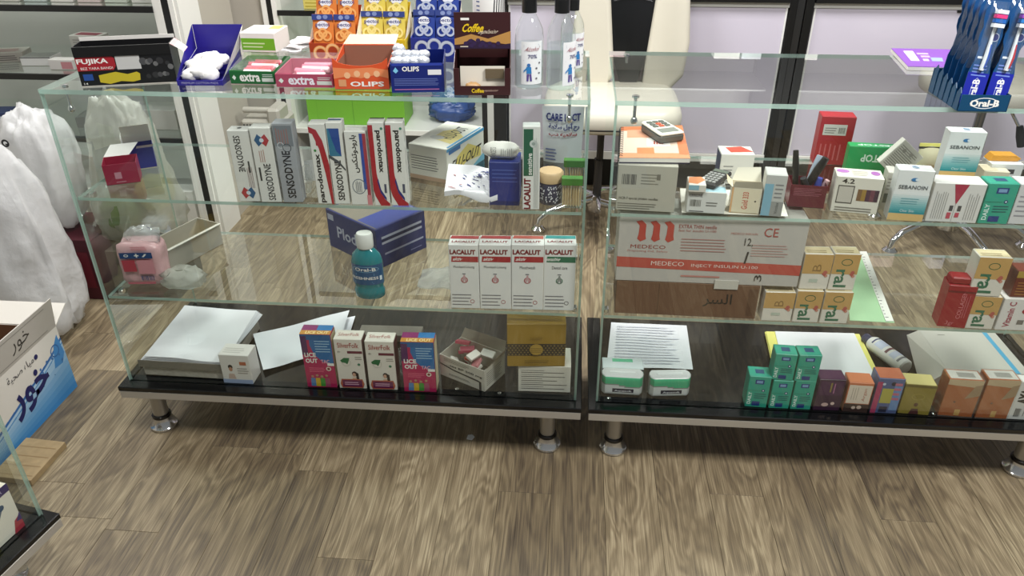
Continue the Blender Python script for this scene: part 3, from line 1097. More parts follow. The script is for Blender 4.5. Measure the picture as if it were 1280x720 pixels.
def hexlogo(k, u, v, r, up=True):
    w, h = k.size('front')
    c = [(u + r * math.cos(math.radians(60 * i)) / w, v + r * math.sin(math.radians(60 * i)) / h) for i in range(6)]
    a, b = ('#2f5f8a', '#b83a40') if up else ('#b83a40', '#2f5f8a')
    k.poly('front', [c[2], c[3], c[4], (u, v - r * .4 / h), (u, v + r * .4 / h)], a).poly('front', [c[0], c[1], (u, v + r * .4 / h), (u, v - r * .4 / h), c[5]], b)
    k.poly('front', [c[1], c[2], (u, v + r * .4 / h)], '#e9e9e9' if up else '#e9e9e9').oval('front', u, v, r * .3, '#dfe6ee')


o = toothpaste('white toothpaste box nearest the white post, name reading downwards', (299, 253), (325, 253), 164)
k = Ink(o); k.text('front', 'SENSODYNE', .4, .68, .3, .5, K_, -90, .01).lines('front', .62, .2, .9, .5, 4, '#8a6a6a', .35, True).rect('front', .72, .42, .8, .58, '#3c3c3c')
hexlogo(k, .5, .13, .017, False); k.oval('top', .5, .5, .005, '#555').done()
o = toothpaste('white toothpaste box leaning its hexagon mark upwards beside the silver one', (327, 253), (352, 253), 160)
k = Ink(o); k.text('front', 'SENSODYNE', .58, .28, .34, .5, K_, 90, .01).lines('front', .3, .55, .6, .72, 3, '#b88a80', .35, True).rect('front', .15, .3, .24, .48, '#3c3c3c')
hexlogo(k, .52, .84, .017); k.done()
o = toothpaste('silver grey toothpaste box with a tall dark name', (355, 253), (379, 253), 154, '#a9abb0')
k = Ink(o); k.text('front', 'SENSODYNE', .5, .36, .42, .6, K_, 90, .02).rect('front', .05, .72, .95, .97, '#7d8288').lines('front', .15, .75, .8, .94, 5, '#9c6f68', .4, True).oval('front', .3, .73, .008, '#c9ccd0', ring=.002).oval('front', .6, .7, .01, '#35373a', ring=.0015).done()
o = toothpaste('white toothpaste box with one curved red band next to the clear sleeve', (398, 255), (418, 255), 155)
k = Ink(o); k.poly('front', [(.0, .97), (.45, .93), (.75, .8), (1, .5), (1, .0), (.86, 0), (.7, .4), (.5, .7), (.2, .88), (0, .9)], RD).rect('front', .35, .74, .45, .92, RD)
k.text('front', 'parodontax', .36, .33, .4, .62, K_, 90, .03).oval('front', .25, .68, .003, '#3c8a3c').done()
o = toothpaste('white and blue toothpaste box with a teal panel at its top', (419, 255), (438, 255), 153)
k = Ink(o); k.rect('front', .05, .6, .8, .93, '#2f7a9a').poly('front', [(.15, .93), (.8, .93), (.8, .6), (.5, .66), (.3, .8)], '#1f4a98').text('front', 'SENSODYNE', .5, .3, .42, .5, K_, 90, .02).poly('front', [(.0, .58), (.6, .5), (.95, .42), (.98, .44), (.6, .54), (0, .62)], '#4a4f55').rect('top', .1, .4, .9, .7, '#3f5f88').done()
o = toothpaste('white toothpaste box with Arabic name beside a blue and red stripe', (440, 256), (466, 256), 164)
k = Ink(o); k.rect('front', .68, .22, .82, .97, '#2c50a8').rect('front', .82, .12, .98, .97, '#a8384a').rect('front', .78, .0, 1, .14, '#d98a90')
k.text('front', '\uFEB2\uFEDC\uFEE8\uFE97\uFEED\uFEA9\uFEED\uFEAD\uFE8E\uFE91', .4, .7, .34, .5, K_, 90, .02).oval('front', .45, .26, .016, '#6a7886', .019, ring=.0016).lines('front', .3, .18, .6, .34, 5, '#6a6f78', .35, True).done()
for i, (a, b, lab) in enumerate((((469, 257), (488, 257), 'first of the two white toothpaste boxes with a red side and name reading downwards'), ((490, 257), (511, 257), 'second of the two white toothpaste boxes with a red side, beside the cold remedy box'))):
    o = toothpaste(lab, a, b, 153)
    k = Ink(o); k.poly('front', [(0, .97), (.3, .97), (.3, .4), (.42, .22), (.7, .08), (1, .03), (1, 0), (.4, 0), (.1, .12), (0, .2)], RD).poly('front', [(.3, .3), (.45, .16), (.8, .06), (.8, .1), (.5, .2), (.36, .34)], NV)
    k.text('front', 'parodontax', .62, .66, .42, .5, K_, -90, .03).rect('front', .72, .16, .86, .27, '#50546a').oval('front', .85, .93, .003, '#3c8a6c').rect('top', .05, .75, .95, .95, K_).done()
# clear plastic sleeve between the boxes
q = at(386, 246, Z=z)
t = thing('plastic_sleeve', 'bent clear plastic sleeve standing between silver and red toothpaste boxes', 'sleeve', q)
p = MB()
pts = [(-.012 + .012 * math.sin(v * 2.2) + .02 * (u - .5) * (1 - .3 * v), .004 + .02 * u, .002 + .075 * v) for v in [i / 6 for i in range(7)] for u in (0, .5, 1)]
for j in range(6):
    for i in range(2):
        p.face([pts[j * 3 + i], pts[j * 3 + i + 1], pts[j * 3 + i + 4], pts[j * 3 + i + 3]], FILM)
p.build('plastic_sheet', t, smooth=True)
p = MB(); p.face([(-.014, .03, .03), (.016, .03, .03), (.012, .03, .085), (-.01, .03, .08)], M('#eceeee', .3)); p.build('paper_insert', t)

# cold remedy box
o = carton('remedy_box', 'white and yellow cold remedy box set at an angle behind the wrapped packet', 'box', (513, 221), (560, 230), 183, z, (612, 200), '#e8e6dc')
k = Ink(o)
k.lines('front', .06, .3, .8, .75, 6, '#6a6a6a', .28).rect('front', 0, 0, 1, .12, '#c7a890')
k.poly('right', [(.2, .1), (.5, .3), (.9, .2), (.9, .45), (.55, .8), (.25, .6)], '#e3cf72').text('right', 'FLU-OUT', .5, .42, .78, .3, K_, bold=.02, slant=.1).rect('right', .0, .9, 1, .99, '#4a9ccc').rect('right', .05, .8, .35, .92, '#2f6fae').poly('right', [(.6, 0), (1, 0), (1, .25)], '#6ab0cc')
k.poly('top', [(.3, .3), (.9, .2), (.95, .5), (.5, .75), (.3, .6)], '#e6d58a').text('top', 'FLU-OUT', .62, .6, .3, .5, K_, 90, .01).oval('top', .4, .35, .02, '#c8c8c4', .014).rect('top', .94, .05, .99, .95, '#4a9ccc').done()

# wrapped packet
q0 = [at(x, y, Z=z) for x, y in ((556, 252), (622, 257), (626, 240), (562, 236))]
for q in q0[2:]:
    q.z += .04
o = sheet('wrapped_packet', None, M('#e8e6ea', .25), [(q.x, q.y, q.z) for q in q0], .004, 10, 6, .02, 3., .012)
tag(o, 'crinkled white wrapped packet with red and blue print in front of the remedy box', 'packet')
def on_sheet(o, pts, cols, eps=.0012):
    pass
k = MB()
a, b, c, d = q0
for i in range(26):
    u, v = rnd.uniform(.08, .85), rnd.uniform(.1, .85)
    P = a * (1 - u) * (1 - v) + b * u * (1 - v) + c * u * v + d * (1 - u) * v
    zz = P.z + .004 + .012 + .02 * (noise.noise(Vector((u * 2 + 3., v * 2, 3.))) + .5) + .0012
    l, th = rnd.uniform(.008, .022), rnd.uniform(.0015, .004)
    an = -.5 if i % 2 else -.9
    dx, dy = math.cos(an) * l / 2, math.sin(an) * l / 2
    ex, ey = -math.sin(an) * th / 2, math.cos(an) * th / 2
    k.face([(P.x - dx - ex, P.y - dy - ey, zz), (P.x + dx - ex, P.y + dy - ey, zz), (P.x + dx + ex, P.y + dy + ey, zz), (P.x - dx + ex, P.y - dy + ey, zz)], '#b03040' if u < .25 else '#4a4f8a')
k.build('print', o)

# navy carton with a white paper pack on it
o = carton('lancet_box', 'navy blue carton behind the tall green and white toothpaste box', 'box', (612, 256), (649, 257), 203, z, .07, '#26327e')
Ink(o).lines('front', .1, .55, .95, .9, 4, '#5a6ab8', .2).rect('front', .0, .0, 1, .1, '#1a2460').done()
zt = z + DIM[o.name][2] + .001
q = at(626, 196, Z=zt)
o2 = crumple('paper_pack', None, M('#e9e6de', .4), (.085, .05, .035), (q.x, q.y, zt), .1, 2.2, 20, 12, 4., .15)
tag(o2, 'white soft pack lying on the navy carton', 'pack')
k = Ink(o2, (.07, .01, .03)); k.text('front', 'LANCETS', .25, .5, .18, .9, '#5a5a5a', 90).lines('front', .5, .2, .9, .9, 6, '#9a9a9a', .3, True); pr = k.done(); pr.location = (q.x - .032, q.y - .0265, zt + .004)

o = toothpaste('tall white and green toothpaste box in front of the navy carton', (653, 262), (674, 262), 158, '#e9e8e4', .03)
k = Ink(o); k.rect('front', .06, .42, .6, .97, '#1c5c40').oval('front', .62, .8, .009, '#d0d6d2').oval('front', .62, .8, .004, '#9aa6a0').text('front', 'sensitive', .42, .56, .26, .26, W_, 90, .02).text('front', 'LACALUT', .28, .2, .4, .38, '#7a1520', 90, .04).lines('front', .66, .02, .95, .9, 5, '#a0a4a0', .25, True).done()

# toothpick jar and packs
q = at(687, 258, Z=z + .0005)
t = thing('toothpick_jar', 'round jar with a wooden lid and navy patterned body beside the toothpick packs', 'jar', q + Vector((0, .03, 0)))
t.scale = (1.22, 1.22, 1.1)
p = MB(); p.lathe([(.021, 0), (.0235, .003), (.0235, .045), (.022, .05)], M('#2a2c4a', .3), n=24); bd = p.build('jar_body', t, smooth=True)
p = MB(); p.lathe([(.0245, .05), (.025, .053), (.025, .068), (.022, .072)], M('#c9ab82', .5, noise_amt=.1), n=24); p.build('lid', t, smooth=True)
p = MB()
for i in range(70):
    a, h0 = rnd.uniform(-2.6, -.5), rnd.uniform(.005, .043)
    p.face([(.0238 * math.cos(a + x), .0238 * math.sin(a + x), h0 + y) for x, y in ((0, 0), (.08, 0), (.1, .003), (.02, .003))], '#dfe0e6')
p.build('print', bd)
for i, (px, py, top, lab) in enumerate(((714, 260, 226, 'clear toothpick pack with green header in the front corner of the upper shelf'), (716, 236, 192, 'clear toothpick pack with green header behind the one at the shelf front'))):
    q = at(px, py, Z=z + .0005)
    t = thing('toothpick_pack', lab, 'toothpicks', q, 0, 'toothpick packs')
    t.scale = (1.22, 1.1, 1.12)
    p = MB(); p.box(-.02, .02, 0, .016, 0, .062, CLEAR2); p.build('clear_box', t, bevel=.001)
    p = MB(); p.box(-.02, .02, -.001, .017, .05, .066, M('#3f7a2c', .5)); p.build('header_card', t, bevel=.001)
    for j in range(14):
        p = MB(); x = -.017 + .0026 * j
        p.tube([(x, .005 + .006 * (j % 2), .002), (x + rnd.uniform(-.0015, .0015), .005 + .006 * (j % 2), .056)], .0011, M(('#d8b988', '#c9a873')[j % 2], .7), 5); p.build('toothpick', t)
# printed plastic pouch at the rear corner
q = at(709, 205, Z=z + .0005)
t = thing('printed_pouch', 'white plastic pouch with blue and red lettering in the rear corner of the upper shelf', 'pouch', q + Vector((-.014, .02, 0)))
p = MB()
vs, fs = [], []
for s in (-1, 1):
    for j in range(7):
        for i in range(7):
            u, v = i / 6, j / 6
            vs.append((-.05 + .1 * u + .01 * v * (u - .6), s * (.014 * math.sin(math.pi * u) * (1 - .8 * v) + .0004), .15 * v))
for s in (0, 49):
    for j in range(6):
        for i in range(6):
            fs.append((s + j * 7 + i, s + j * 7 + i + 1, s + j * 7 + i + 8, s + j * 7 + i + 7))
p.add(vs, fs, M('#e6e7ea', .25)); p.build('pouch_body', t, smooth=True)
k = Ink(t, (.1, .02, .145)); k.text('front', 'CARE LACT', .5, .86, .9, .14, NV, bold=.04).text('front', '\uFE94\uFEE3\uFEFC\uFEB3 \uFEDE\uFE9F\uFE83 \uFEA1\uFEAD', .52, .68, .8, .16, NV, bold=.04).text('front', '\uFE90\uFEA9 \uFEEA\uFEF4\uFEE3\uFEFC\uFEB3', .5, .54, .74, .09, '#a82a30', bold=.04).lines('front', .05, .05, .35, .3, 4, '#6a78a8', .4)
pr = k.done(); pr.location = (-.05, -.0155, 0)
for v in pr.data.vertices:
    v.co.y += .013 * (1 - math.sin(math.pi * min(1, max(0, v.co.x / .1))))
# ------------------------------------------------------------------ lower shelf of the first counter
z = ZL
# pink cotton pack
q = at(172, 360, Z=z + .0005)
t = thing('cotton_pack', 'pink soft pack of cotton with a blue band at the end of the lower shelf', 'pack', q + Vector((.014, .04, 0)), .1)
PK = M('#e0b3b6', .3, bump=.35, scale=30)
crumple('soft_pack', t, PK, (.11, .06, .125), (0, 0, 0), .07, 2.4, 28, 18, 6., .05, -.04, 7)
crumple('twisted_neck', t, FILM, (.09, .04, .05), (.012, .006, .108), .35, 3, 18, 10, 3.)
k = Ink(t, (.084, .02, .12)); k.rect('front', 0, .68, 1, .82, '#1d4478').oval('front', .2, .75, .006, W_, .004, ring=.002).text('front', '+', .52, .75, .14, .09, W_, bold=.04).text('front', '/', .76, .75, .16, .07, W_, bold=.04)
k.rect('front', .02, .36, .42, .64, '#b8404e').rect('front', .48, .3, .98, .64, '#d9939c').bars('front', .5, .14, .9, .25, '#3a4a78').rect('front', .04, .05, .9, .1, '#c76a76').lines('front', .4, .88, .9, .98, 3, '#c76a76').done()
for o in t.children:
    if o.name.startswith('print'):
        o.location = (-.042, -.0375, .006)
# shallow open carton
t, W = frame_thing('open_carton', 'shallow open grey carton lying at the back of the lower shelf', 'carton', (215, 340), (279, 305), z)
CB = M('#bdb6a8', .6, noise_amt=.08)
tray(t, W, .085, .068, .002, CB, M('#8d7d66'), name='carton_tray')
p = MB(); p.box(0, W, -.008, -.001, .066, .068, M('#d8d3c8')); p.build('front_flap', t)
# loose clear bag
o = crumple('clear_bag', None, BAGCLEAR, (.11, .08, .05), tuple(at(228, 362, Z=z + .0005) + Vector((0, .02, 0))), .3, 2.4, 22, 12, 9., .1)
tag(o, 'cloudy plastic bag with a mint pattern beside the pink cotton pack', 'bag')
# navy mask carton seen on its corner
o = carton('mask_carton', 'navy blue carton standing on its corner angle behind the mouthwash', 'box', (413, 307), (474, 337), 274, z, (537, 311), '#2b3473')
k = Ink(o); k.text('front', 'Ploda', .45, .5, .5, .3, '#cfd2e6', bold=.02).rect('front', .03, .75, .15, .9, '#c8cbe0').rect('front', .8, .4, .86, .62, '#aeb3d8')
k.rect('right', .1, .72, .92, .78, '#c9cbe0').rect('right', .1, .58, .92, .64, '#c9cbe0').rect('right', .14, .3, .94, .35, '#b9bcd8').lines('right', .66, .12, .92, .18, 1, '#8a90c0').rect('right', .1, .65, .9, .71, '#1c2352').rect('top', .03, .03, .97, .97, '#857d70').rect('top', .6, .05, .97, .97, '#3a4796').done()
# mouthwash
q = at(462, 372, Z=z + .0005)
t = thing('mouthwash_bottle', 'teal mouthwash bottle with a white cap in front of the navy carton', 'bottle', q + Vector((0, .012, 0)))
t.scale = (1.3, 1.3, 1.24)
TEAL = M('#108a94', .12, 0, .4, .25)
p = MB(); p.lathe([(.026, 0), (.03, .004), (.031, .018), (.0285, .024), (.0285, .03), (.031, .036), (.031, .085), (.027, .1), (.016, .112), (.0135, .114)], TEAL, n=28, sy=.62); bd = p.build('bottle_body', t, smooth=True)
p = MB(); p.lathe([(.0155, .114), (.0165, .117), (.0165, .142), (.0145, .146)], M('#e6e6e2', .4), n=24, sy=.85); p.build('cap', t, smooth=True)
p = MB()
for i in range(12):
    a0, a1 = math.pi * (1.06 + .88 * i / 12), math.pi * (1.06 + .88 * (i + 1) / 12)
    p.face([(.0315 * math.cos(a), .0315 * .62 * math.sin(a), h_) for a, h_ in ((a0, .036), (a1, .036), (a1, .082), (a0, .082))], M('#15507e', .3))
lb = p.build('paper_label', t, smooth=True)
k = Ink(lb, (.056, .02, .046)); k.text('front', 'Oral-B', .5, .78, .5, .16, W_, bold=.02).oval('front', .5, .78, .019, '#8fc0dc', .0065, ring=.0008).lines('front', .25, .48, .75, .6, 2, '#7fb4d6').text('front', 'FRESHNESS', .45, .34, .7, .14, W_, bold=.02).rect('front', .84, .2, .92, .42, '#dfeaf2').lines('front', .2, .06, .7, .2, 2, '#6fa0c8')
pr = k.done()
for v in pr.data.vertices:
    a = math.pi * (1.06 + .88 * v.co.x / .056)
    r = .0317 - v.co.y * .3
    v.co = (r * math.cos(a), r * .62 * math.sin(a) - .0004, .036 + v.co.z)
# folded clear bag
q0 = [at(x, y, Z=z) for x, y in ((522, 362), (566, 366), (566, 338), (528, 342))]
o = sheet('clear_pouch', None, FILM, [tuple(q) for q in q0], .002, 8, 8, .012, 8., .004)
tag(o, 'flat clear plastic pouch beside the row of mouthwash cartons', 'pouch')
# four mouthwash cartons
xs = [564, 600.5, 639.5, 679, 718]
for i in range(4):
    lab = ('first white and red dental carton of the four, beside the clear pouch', 'second white and red dental carton of the row of four', 'third dental carton of the row, pale red lid print', 'white and green dental carton at the end of the row of four')[i]
    o = carton('dental_carton', lab, 'carton', (xs[i], 385 + i * .9), (xs[i + 1] - .6, 385.8 + i * .9), 306, z, .052, '#e6e5e2', 'dental cartons on the lower shelf')
    c = '#1c6a4c' if i == 3 else '#a8202c'
    k = Ink(o)
    k.text('front', 'LACALUT', .47, .89, .86, .075, '#7d1420', bold=.05).poly('front', [(.08, .74), (.99, .74), (.99, .825), (.1, .825)], c).text('front', 'sensitive' if i == 3 else 'aktiv', .3, .785, .42 if i == 3 else .3, .05, W_, bold=.02, slant=.2)
    k.text('front', ('Mundspül Lösung', 'Mundspül Lösung', 'Mouthwash', 'Dental care')[i], .5, .66, .7 if i < 2 else .48, .045, '#4a4a50')
    k.oval('front', .5, .46, .0085, c, ring=.002).poly('front', [(.42, .44), (.48, .54), (.52, .54), (.58, .44), (.53, .42), (.5, .48), (.47, .42)], '#c9a0a4' if i < 3 else '#8a8f8c').lines('front', .44, .55, .56, .58, 1, '#6a6a70')
    k.lines('front', .06, .06, .72, .27, 4, '#6d6d74', .22).oval('front', .75, .12, .0055, '#b05a62' if i < 3 else '#5a5a5a', ring=.0012)
    k.text('top', 'LACALUT', .5, .3, .8, .2, '#8a2430', bold=.03).poly('top', [(.02, .6), (.98, .6), (.98, .92), (.06, .92)], ('#a83a40', '#a83a40', '#c8655a', '#3a9a9a')[i]).done()

# ------------------------------------------------------------------ base of the first counter
z = ZB
# heap of papers in a grey folder
t, W = frame_thing('paper_stack', 'thick stack of papers in a grey folder with white sheets on top', 'papers', (163, 474), (262, 480), z, None, .26)
t.location.x = max(t.location.x, .03)
t.location.y += .012
PD = .26
p = MB(); p.box(0, W + .004, 0, PD, 0, .042, M('#b8b2a6', .6, noise_amt=.15, bump=.4, scale=90)); p.build('lower_papers', t, bevel=.004)
p = MB(); p.box(-.004, W + .012, -.006, PD, .042, .045, M('#6a675f', .5)); p.box(-.004, W + .01, -.0065, -.005, .034, .056, M('#77736a', .5)); p.build('folder', t)
for i in range(5):
    sheet('paper_sheet', t, M(('#e6e6ea', '#eeeef2')[i % 2], .6), [(.0 + .004 * i, 0, .048), (W + .006 + .003 * i, .0, .046), (W + .02 - .004 * i, PD, .05), (.012 - .002 * i, PD + .005, .05)], .0032 * i, 12, 12, .006, 2. + i * .15, .0006)
# big white sheet
q0 = [at(x, y, Z=z + .001) for x, y in ((330, 467), (426, 437), (442, 398), (318, 426))]
t = thing('paper_sheet', 'large blank white sheet curling up beside the hair product boxes', 'paper', (0, 0, 0))
sheet('sheet_upper', t, M('#e8ebf0', .6), [(q0[0].x, q0[0].y, z + .004), (q0[1].x, q0[1].y, z + .01), (q0[2].x - .01, q0[2].y, z + .02), (q0[3].x, q0[3].y, z + .016)], .002, 14, 10, .012, 1.3, .0008)
sheet('sheet_lower', t, M('#dfe2e8', .6), [(q0[0].x + .01, q0[0].y + .02, z + .002), (q0[1].x + .012, q0[1].y + .01, z + .003), (q0[2].x + .005, q0[2].y + .005, z + .004), (q0[3].x + .02, q0[3].y + .02, z + .003)], .0, 10, 8, .004, 3.3, .0008)
# small soap box with a portrait
o = carton('soap_box', 'small white soap box with a portrait in front of the paper stack', 'box', (277, 483), (314, 485), 449, z, .055, '#e6e2dc')
k = Ink(o); k.rect('front', 0, 0, 1, .14, '#a9b8d8').oval('front', .33, .58, .0065, '#1c1614', .0075).oval('front', .33, .5, .0052, '#b98468', .0068).poly('front', [(.2, .16), (.46, .16), (.42, .34), (.24, .34)], '#c9b0a4').rect('front', .66, .66, .88, .78, '#b86a4a').lines('front', .55, .36, .92, .6, 3, '#a8a29c').lines('top', .1, .2, .8, .7, 3, '#c8c4be').done()


def lice(label, bl, br, ytop):
    o = carton('lice_treatment_box', label, 'box', bl, br, ytop, z, .045, '#c9205a', 'head lice treatment boxes')
    k = Ink(o)
    k.rect('front', .0, .0, 1, 1, '#b51f57').poly('front', [(.3, .97), (1, .97), (1, .42), (.62, .5), (.4, .62), (.28, .8)], '#1d6aa8').rect('front', 0, .9, 1, 1, '#1f5f98').rect('front', 0, .62, .2, .97, '#52205a')
    k.text('front', 'LICE', .25, .62, .38, .085, W_, bold=.04).text('front', 'OUT', .27, .51, .4, .085, W_, bold=.04).text('front', 'TAC', .72, .5, .28, .07, '#e6a8b8', bold=.03).rect('front', .78, .42, 1, .47, W_)
    k.lines('front', .45, .68, .95, .92, 5, '#a8d0ea', .3).oval('front', .8, .36, .007, '#ead9cc').oval('front', .8, .36, .004, '#7a2a20').lines('front', .15, .3, .7, .4, 3, '#e66a8a', .35)
    for i, c in enumerate(('#5a86b8', '#d8b22c', '#4a9a3c', '#a84a6a')):
        k.oval('front', .22 + .16 * i, .21 + .02 * (i % 2), .0038, '#b98a70').poly('front', [(.14 + .16 * i, .02), (.32 + .16 * i, .02), (.3 + .16 * i, .18), (.16 + .16 * i, .18)], c)
    k.rect('top', 0, 0, 1, .42, '#c98a3a').text('top', 'LICE OUT', .55, .2, .75, .3, '#f0d9a0', bold=.03).rect('top', 0, .42, .5, 1, '#8a2a6a').rect('top', .5, .42, 1, 1, '#2a7ab8').rect('right', .02, .02, .98, .98, '#d8c8a8').done()


def hair_oil(label, bl, br, ytop):
    o = carton('hair_oil_box', label, 'box', bl, br, ytop, z, .045, '#e6dfd4', 'cream hair treatment boxes')
    k = Ink(o)
    k.text('front', 'SilverFolk', .5, .88, .76, .1, '#a83c38', bold=.01).rect('front', .45, .72, .99, .77, '#6a2438').lines('front', .7, .6, .96, .68, 2, '#9a948a').oval('front', .37, .54, .012, '#b9b4a8', ring=.001).poly('front', [(.16, .58), (.3, .63), (.5, .63), (.46, .56), (.4, .5), (.34, .53), (.2, .54)], '#1f6a3c').oval('front', .82, .5, .004, '#3c7a5c').text('front', '4+', .15, .75, .1, .05, '#5a544c')
    k.oval('front', .62, .31, .007, '#2a1a18', .008).oval('front', .6, .29, .0045, '#d0a088', .0062).poly('front', [(.66, .14), (.78, .14), (.76, .32), (.68, .34)], '#241614').poly('front', [(.48, .14), (.72, .14), (.66, .23), (.54, .23)], '#d8ac90')
    k.poly('front', [(.06, .1), (.12, .2), (.88, .2), (.94, .1), (.88, .02), (.12, .02)], '#b85a3c').rect('front', .14, .04, .86, .18, '#6a1c4c').lines('front', .22, .08, .78, .16, 2, '#d8a8c0', .4)
    k.text('top', 'SilverFolk', .5, .5, .76, .34, '#a86058', bold=.0).rect('right', .02, .02, .98, .98, '#5a2a30').done()


lice('pink and blue lice treatment box next to the large white sheet', (383, 487), (420, 488), 422)
hair_oil('cream hair treatment box right beside the first pink and blue box', (423, 489), (457, 490), 428)
hair_oil('cream hair treatment box before the second pink and blue box', (461, 490), (496, 491), 430)
lice('pink and blue lice treatment box next to the open medicine carton', (505, 491), (545, 492), 430)
o = carton('grey_carton', 'plain grey carton lying at the rear behind the hair treatment boxes', 'carton', (448, 426), (526, 428), None, z, .055, '#8f8a80', H=.022)
Ink(o).rect('front', .1, .2, .3, .8, '#7d786e').rect('top', .02, .04, .98, .1, '#a29d92').done()
# open medicine carton
t, W = frame_thing('open_carton', 'open white carton of loose medicines beside the gold honeycomb box', 'carton', (551, 468), (606, 490), z, None, .12)
OW = M('#d0cbbf', .5)
tray(t, W, .1, .07, .0016, OW, M('#9a9286'), name='carton_body')
p = MB(); p.face([(W, .0, .07), (W, .1, .07), (W + .012, .1, .095), (W + .012, .015, .09)], M('#b8b2a4', .5)); p.build('side_flap', t)
p = MB(); p.face([(0, .1, .07), (W, .1, .07), (W - .004, .115, .1), (.005, .115, .095)], M('#a8a192', .5)); p.build('back_flap', t)
k = Ink(t, (W, .1, .07)); k.text('front', '...tes BP 500 mg', .55, .62, .8, .13, K_, bold=.02).poly('front', [(0, .62), (.3, .5), (.85, .44), (.93, .4), (.93, 0), (.88, 0), (.88, .36), (.3, .44), (0, .56)], '#222226').lines('front', .2, .16, .7, .26, 2, '#3c3c40', .3).lines('front', .1, .78, .7, .95, 3, '#6a665e', .3).lines('right', .1, .2, .85, .85, 7, '#77736a', .28).done()
cols = ('#e6e2da', '#a8485a', '#d8d2c8', '#c8586a', '#e0dcd4', '#b8787c', '#cfc8bc', '#b84a34')
for i in range(12):
    p = MB()
    p.box(-.02, .02, -.011, .011, 0, .009, M(cols[i % 8], .4))
    T = Matrix.Translation((.03 + (W - .06) * ((i * .37) % 1), .025 + .05 * ((i * .61) % 1), .036 + .0042 * i)) @ Matrix.Rotation(rnd.uniform(-1.5, 1.5), 4, 'Z') @ Matrix.Rotation(rnd.uniform(-.5, .5), 4, 'X')
    b = p.build('medicine_pack', t, bevel=.001, T=T)
# gold box on a white carton
o = carton('white_carton', 'white printed carton under the gold honeycomb box', 'carton', (649, 489), (714, 491), 458, z, .09, '#d6d2c6')
k = Ink(o); k.lines('front', .06, .12, .94, .9, 5, '#5c5a56', .14).lines('front', .06, .2, .5, .98, 5, '#7c7a74', .1).done()
zt = z + DIM[o.name][2] + .0012
o2 = carton('honeycomb_box', 'gold box with a dark honeycomb band resting on the white carton', 'box', (634, 458), (706, 458), 405, zt, .055, '#9a7a2c', rough=.3)
k = Ink(o2)
k.rect('front', 0, .26, 1, .54, '#3a3026')
w_, h_ = k.size('front')
for j in range(5):
    for i in range(17):
        k.oval('front', .03 + .06 * i + (.03 if j % 2 else 0) * (i < 16), .29 + .055 * j, .0021, '#84703c', n=6)
k.oval('front', .5, .42, .0175, '#a88838').oval('front', .5, .42, .0155, '#8a6c28', ring=.0006).lines('front', .4, .36, .6, .48, 3, '#5a4418', .3).lines('front', .3, .1, .75, .2, 2, '#6a5420', .25).text('front', 'HONEY', .5, .68, .2, .07, '#7a5f22').done()
# ------------------------------------------------------------------ on top of the second counter
z = ZT
q0 = [at(x, y, Z=z + .0005) for x, y in ((1134, 88), (1215, 90), (1215, 67), (1113, 65))]
t = thing('booklet', 'purple booklet lying on the second counter beside the toothbrush stand', 'booklet', (0, 0, z))
def flat_poly(pts, z0, z1, mat, name, parent):
    p = MB(); p.prism([(a.x, a.y) for a in pts], z0, z1, mat); return p.build(name, parent)
flat_poly(q0, .001, .009, M('#ece9e6', .6), 'pages', t)
flat_poly(q0, .0092, .0102, M('#7c4aa6', .35), 'cover', t)
a, b, c, d = q0
def bil(u, v): return a * (1 - u) * (1 - v) + b * u * (1 - v) + c * u * v + d * (1 - u) * v
p = MB()
for u0, u1, v0, v1, cc in ((.12, .24, .3, .85, '#e6dcea'), (.27, .42, .66, .75, '#b899cc'), (.3, .42, .5, .6, '#b899cc'), (.42, .58, .3, .5, '#8a9ad0'), (.3, .38, .3, .42, '#c8b2d8')):
    p.face([(*bil(u, v).xy, .0104) for u, v in ((u0, v0), (u1, v0), (u1, v1), (u0, v1))], cc)
p.build('print', t)
# toothbrush stand
t, W = frame_thing('toothbrush_stand', 'blue display stand packed with carded toothbrushes', 'toothbrush stand', (1197, 139), (1258, 140), z)
DB = M('#0d4468', .35)
D2 = .15
p = MB(); p.box(0, W, 0, .0015, 0, .034, DB); p.box(0, W, 0, D2, 0, .0015, DB); p.box(0, W, D2 - .002, D2, 0, .05, DB); p.box(W - .0015, W, 0, D2, 0, .034, DB); p.build('tray', t)
for j in range(6):
    p = MB(); p.prism([(.004 + .024 * j, 0), (.024 + .024 * j, 0), (.022 + .024 * j, .034 + .003 * j), (.012 + .024 * j, .046 + .003 * j), (.005 + .024 * j, .036 + .003 * j)], -.0012, .0004, DB, 'x'); p.build('side_tooth', t)
k = Ink(t, (W, D2, .034)); k.oval('front', .5, .5, .026, '#e9eef2', .0115, ring=.0016).text('front', 'Oral-B', .5, .5, .6, .42, W_, bold=.04).done()
CARD = M('#15477a', .3)
BH = (('#1e5fb0', '#d0387a'), ('#2a78c0', '#8a4ab0'))
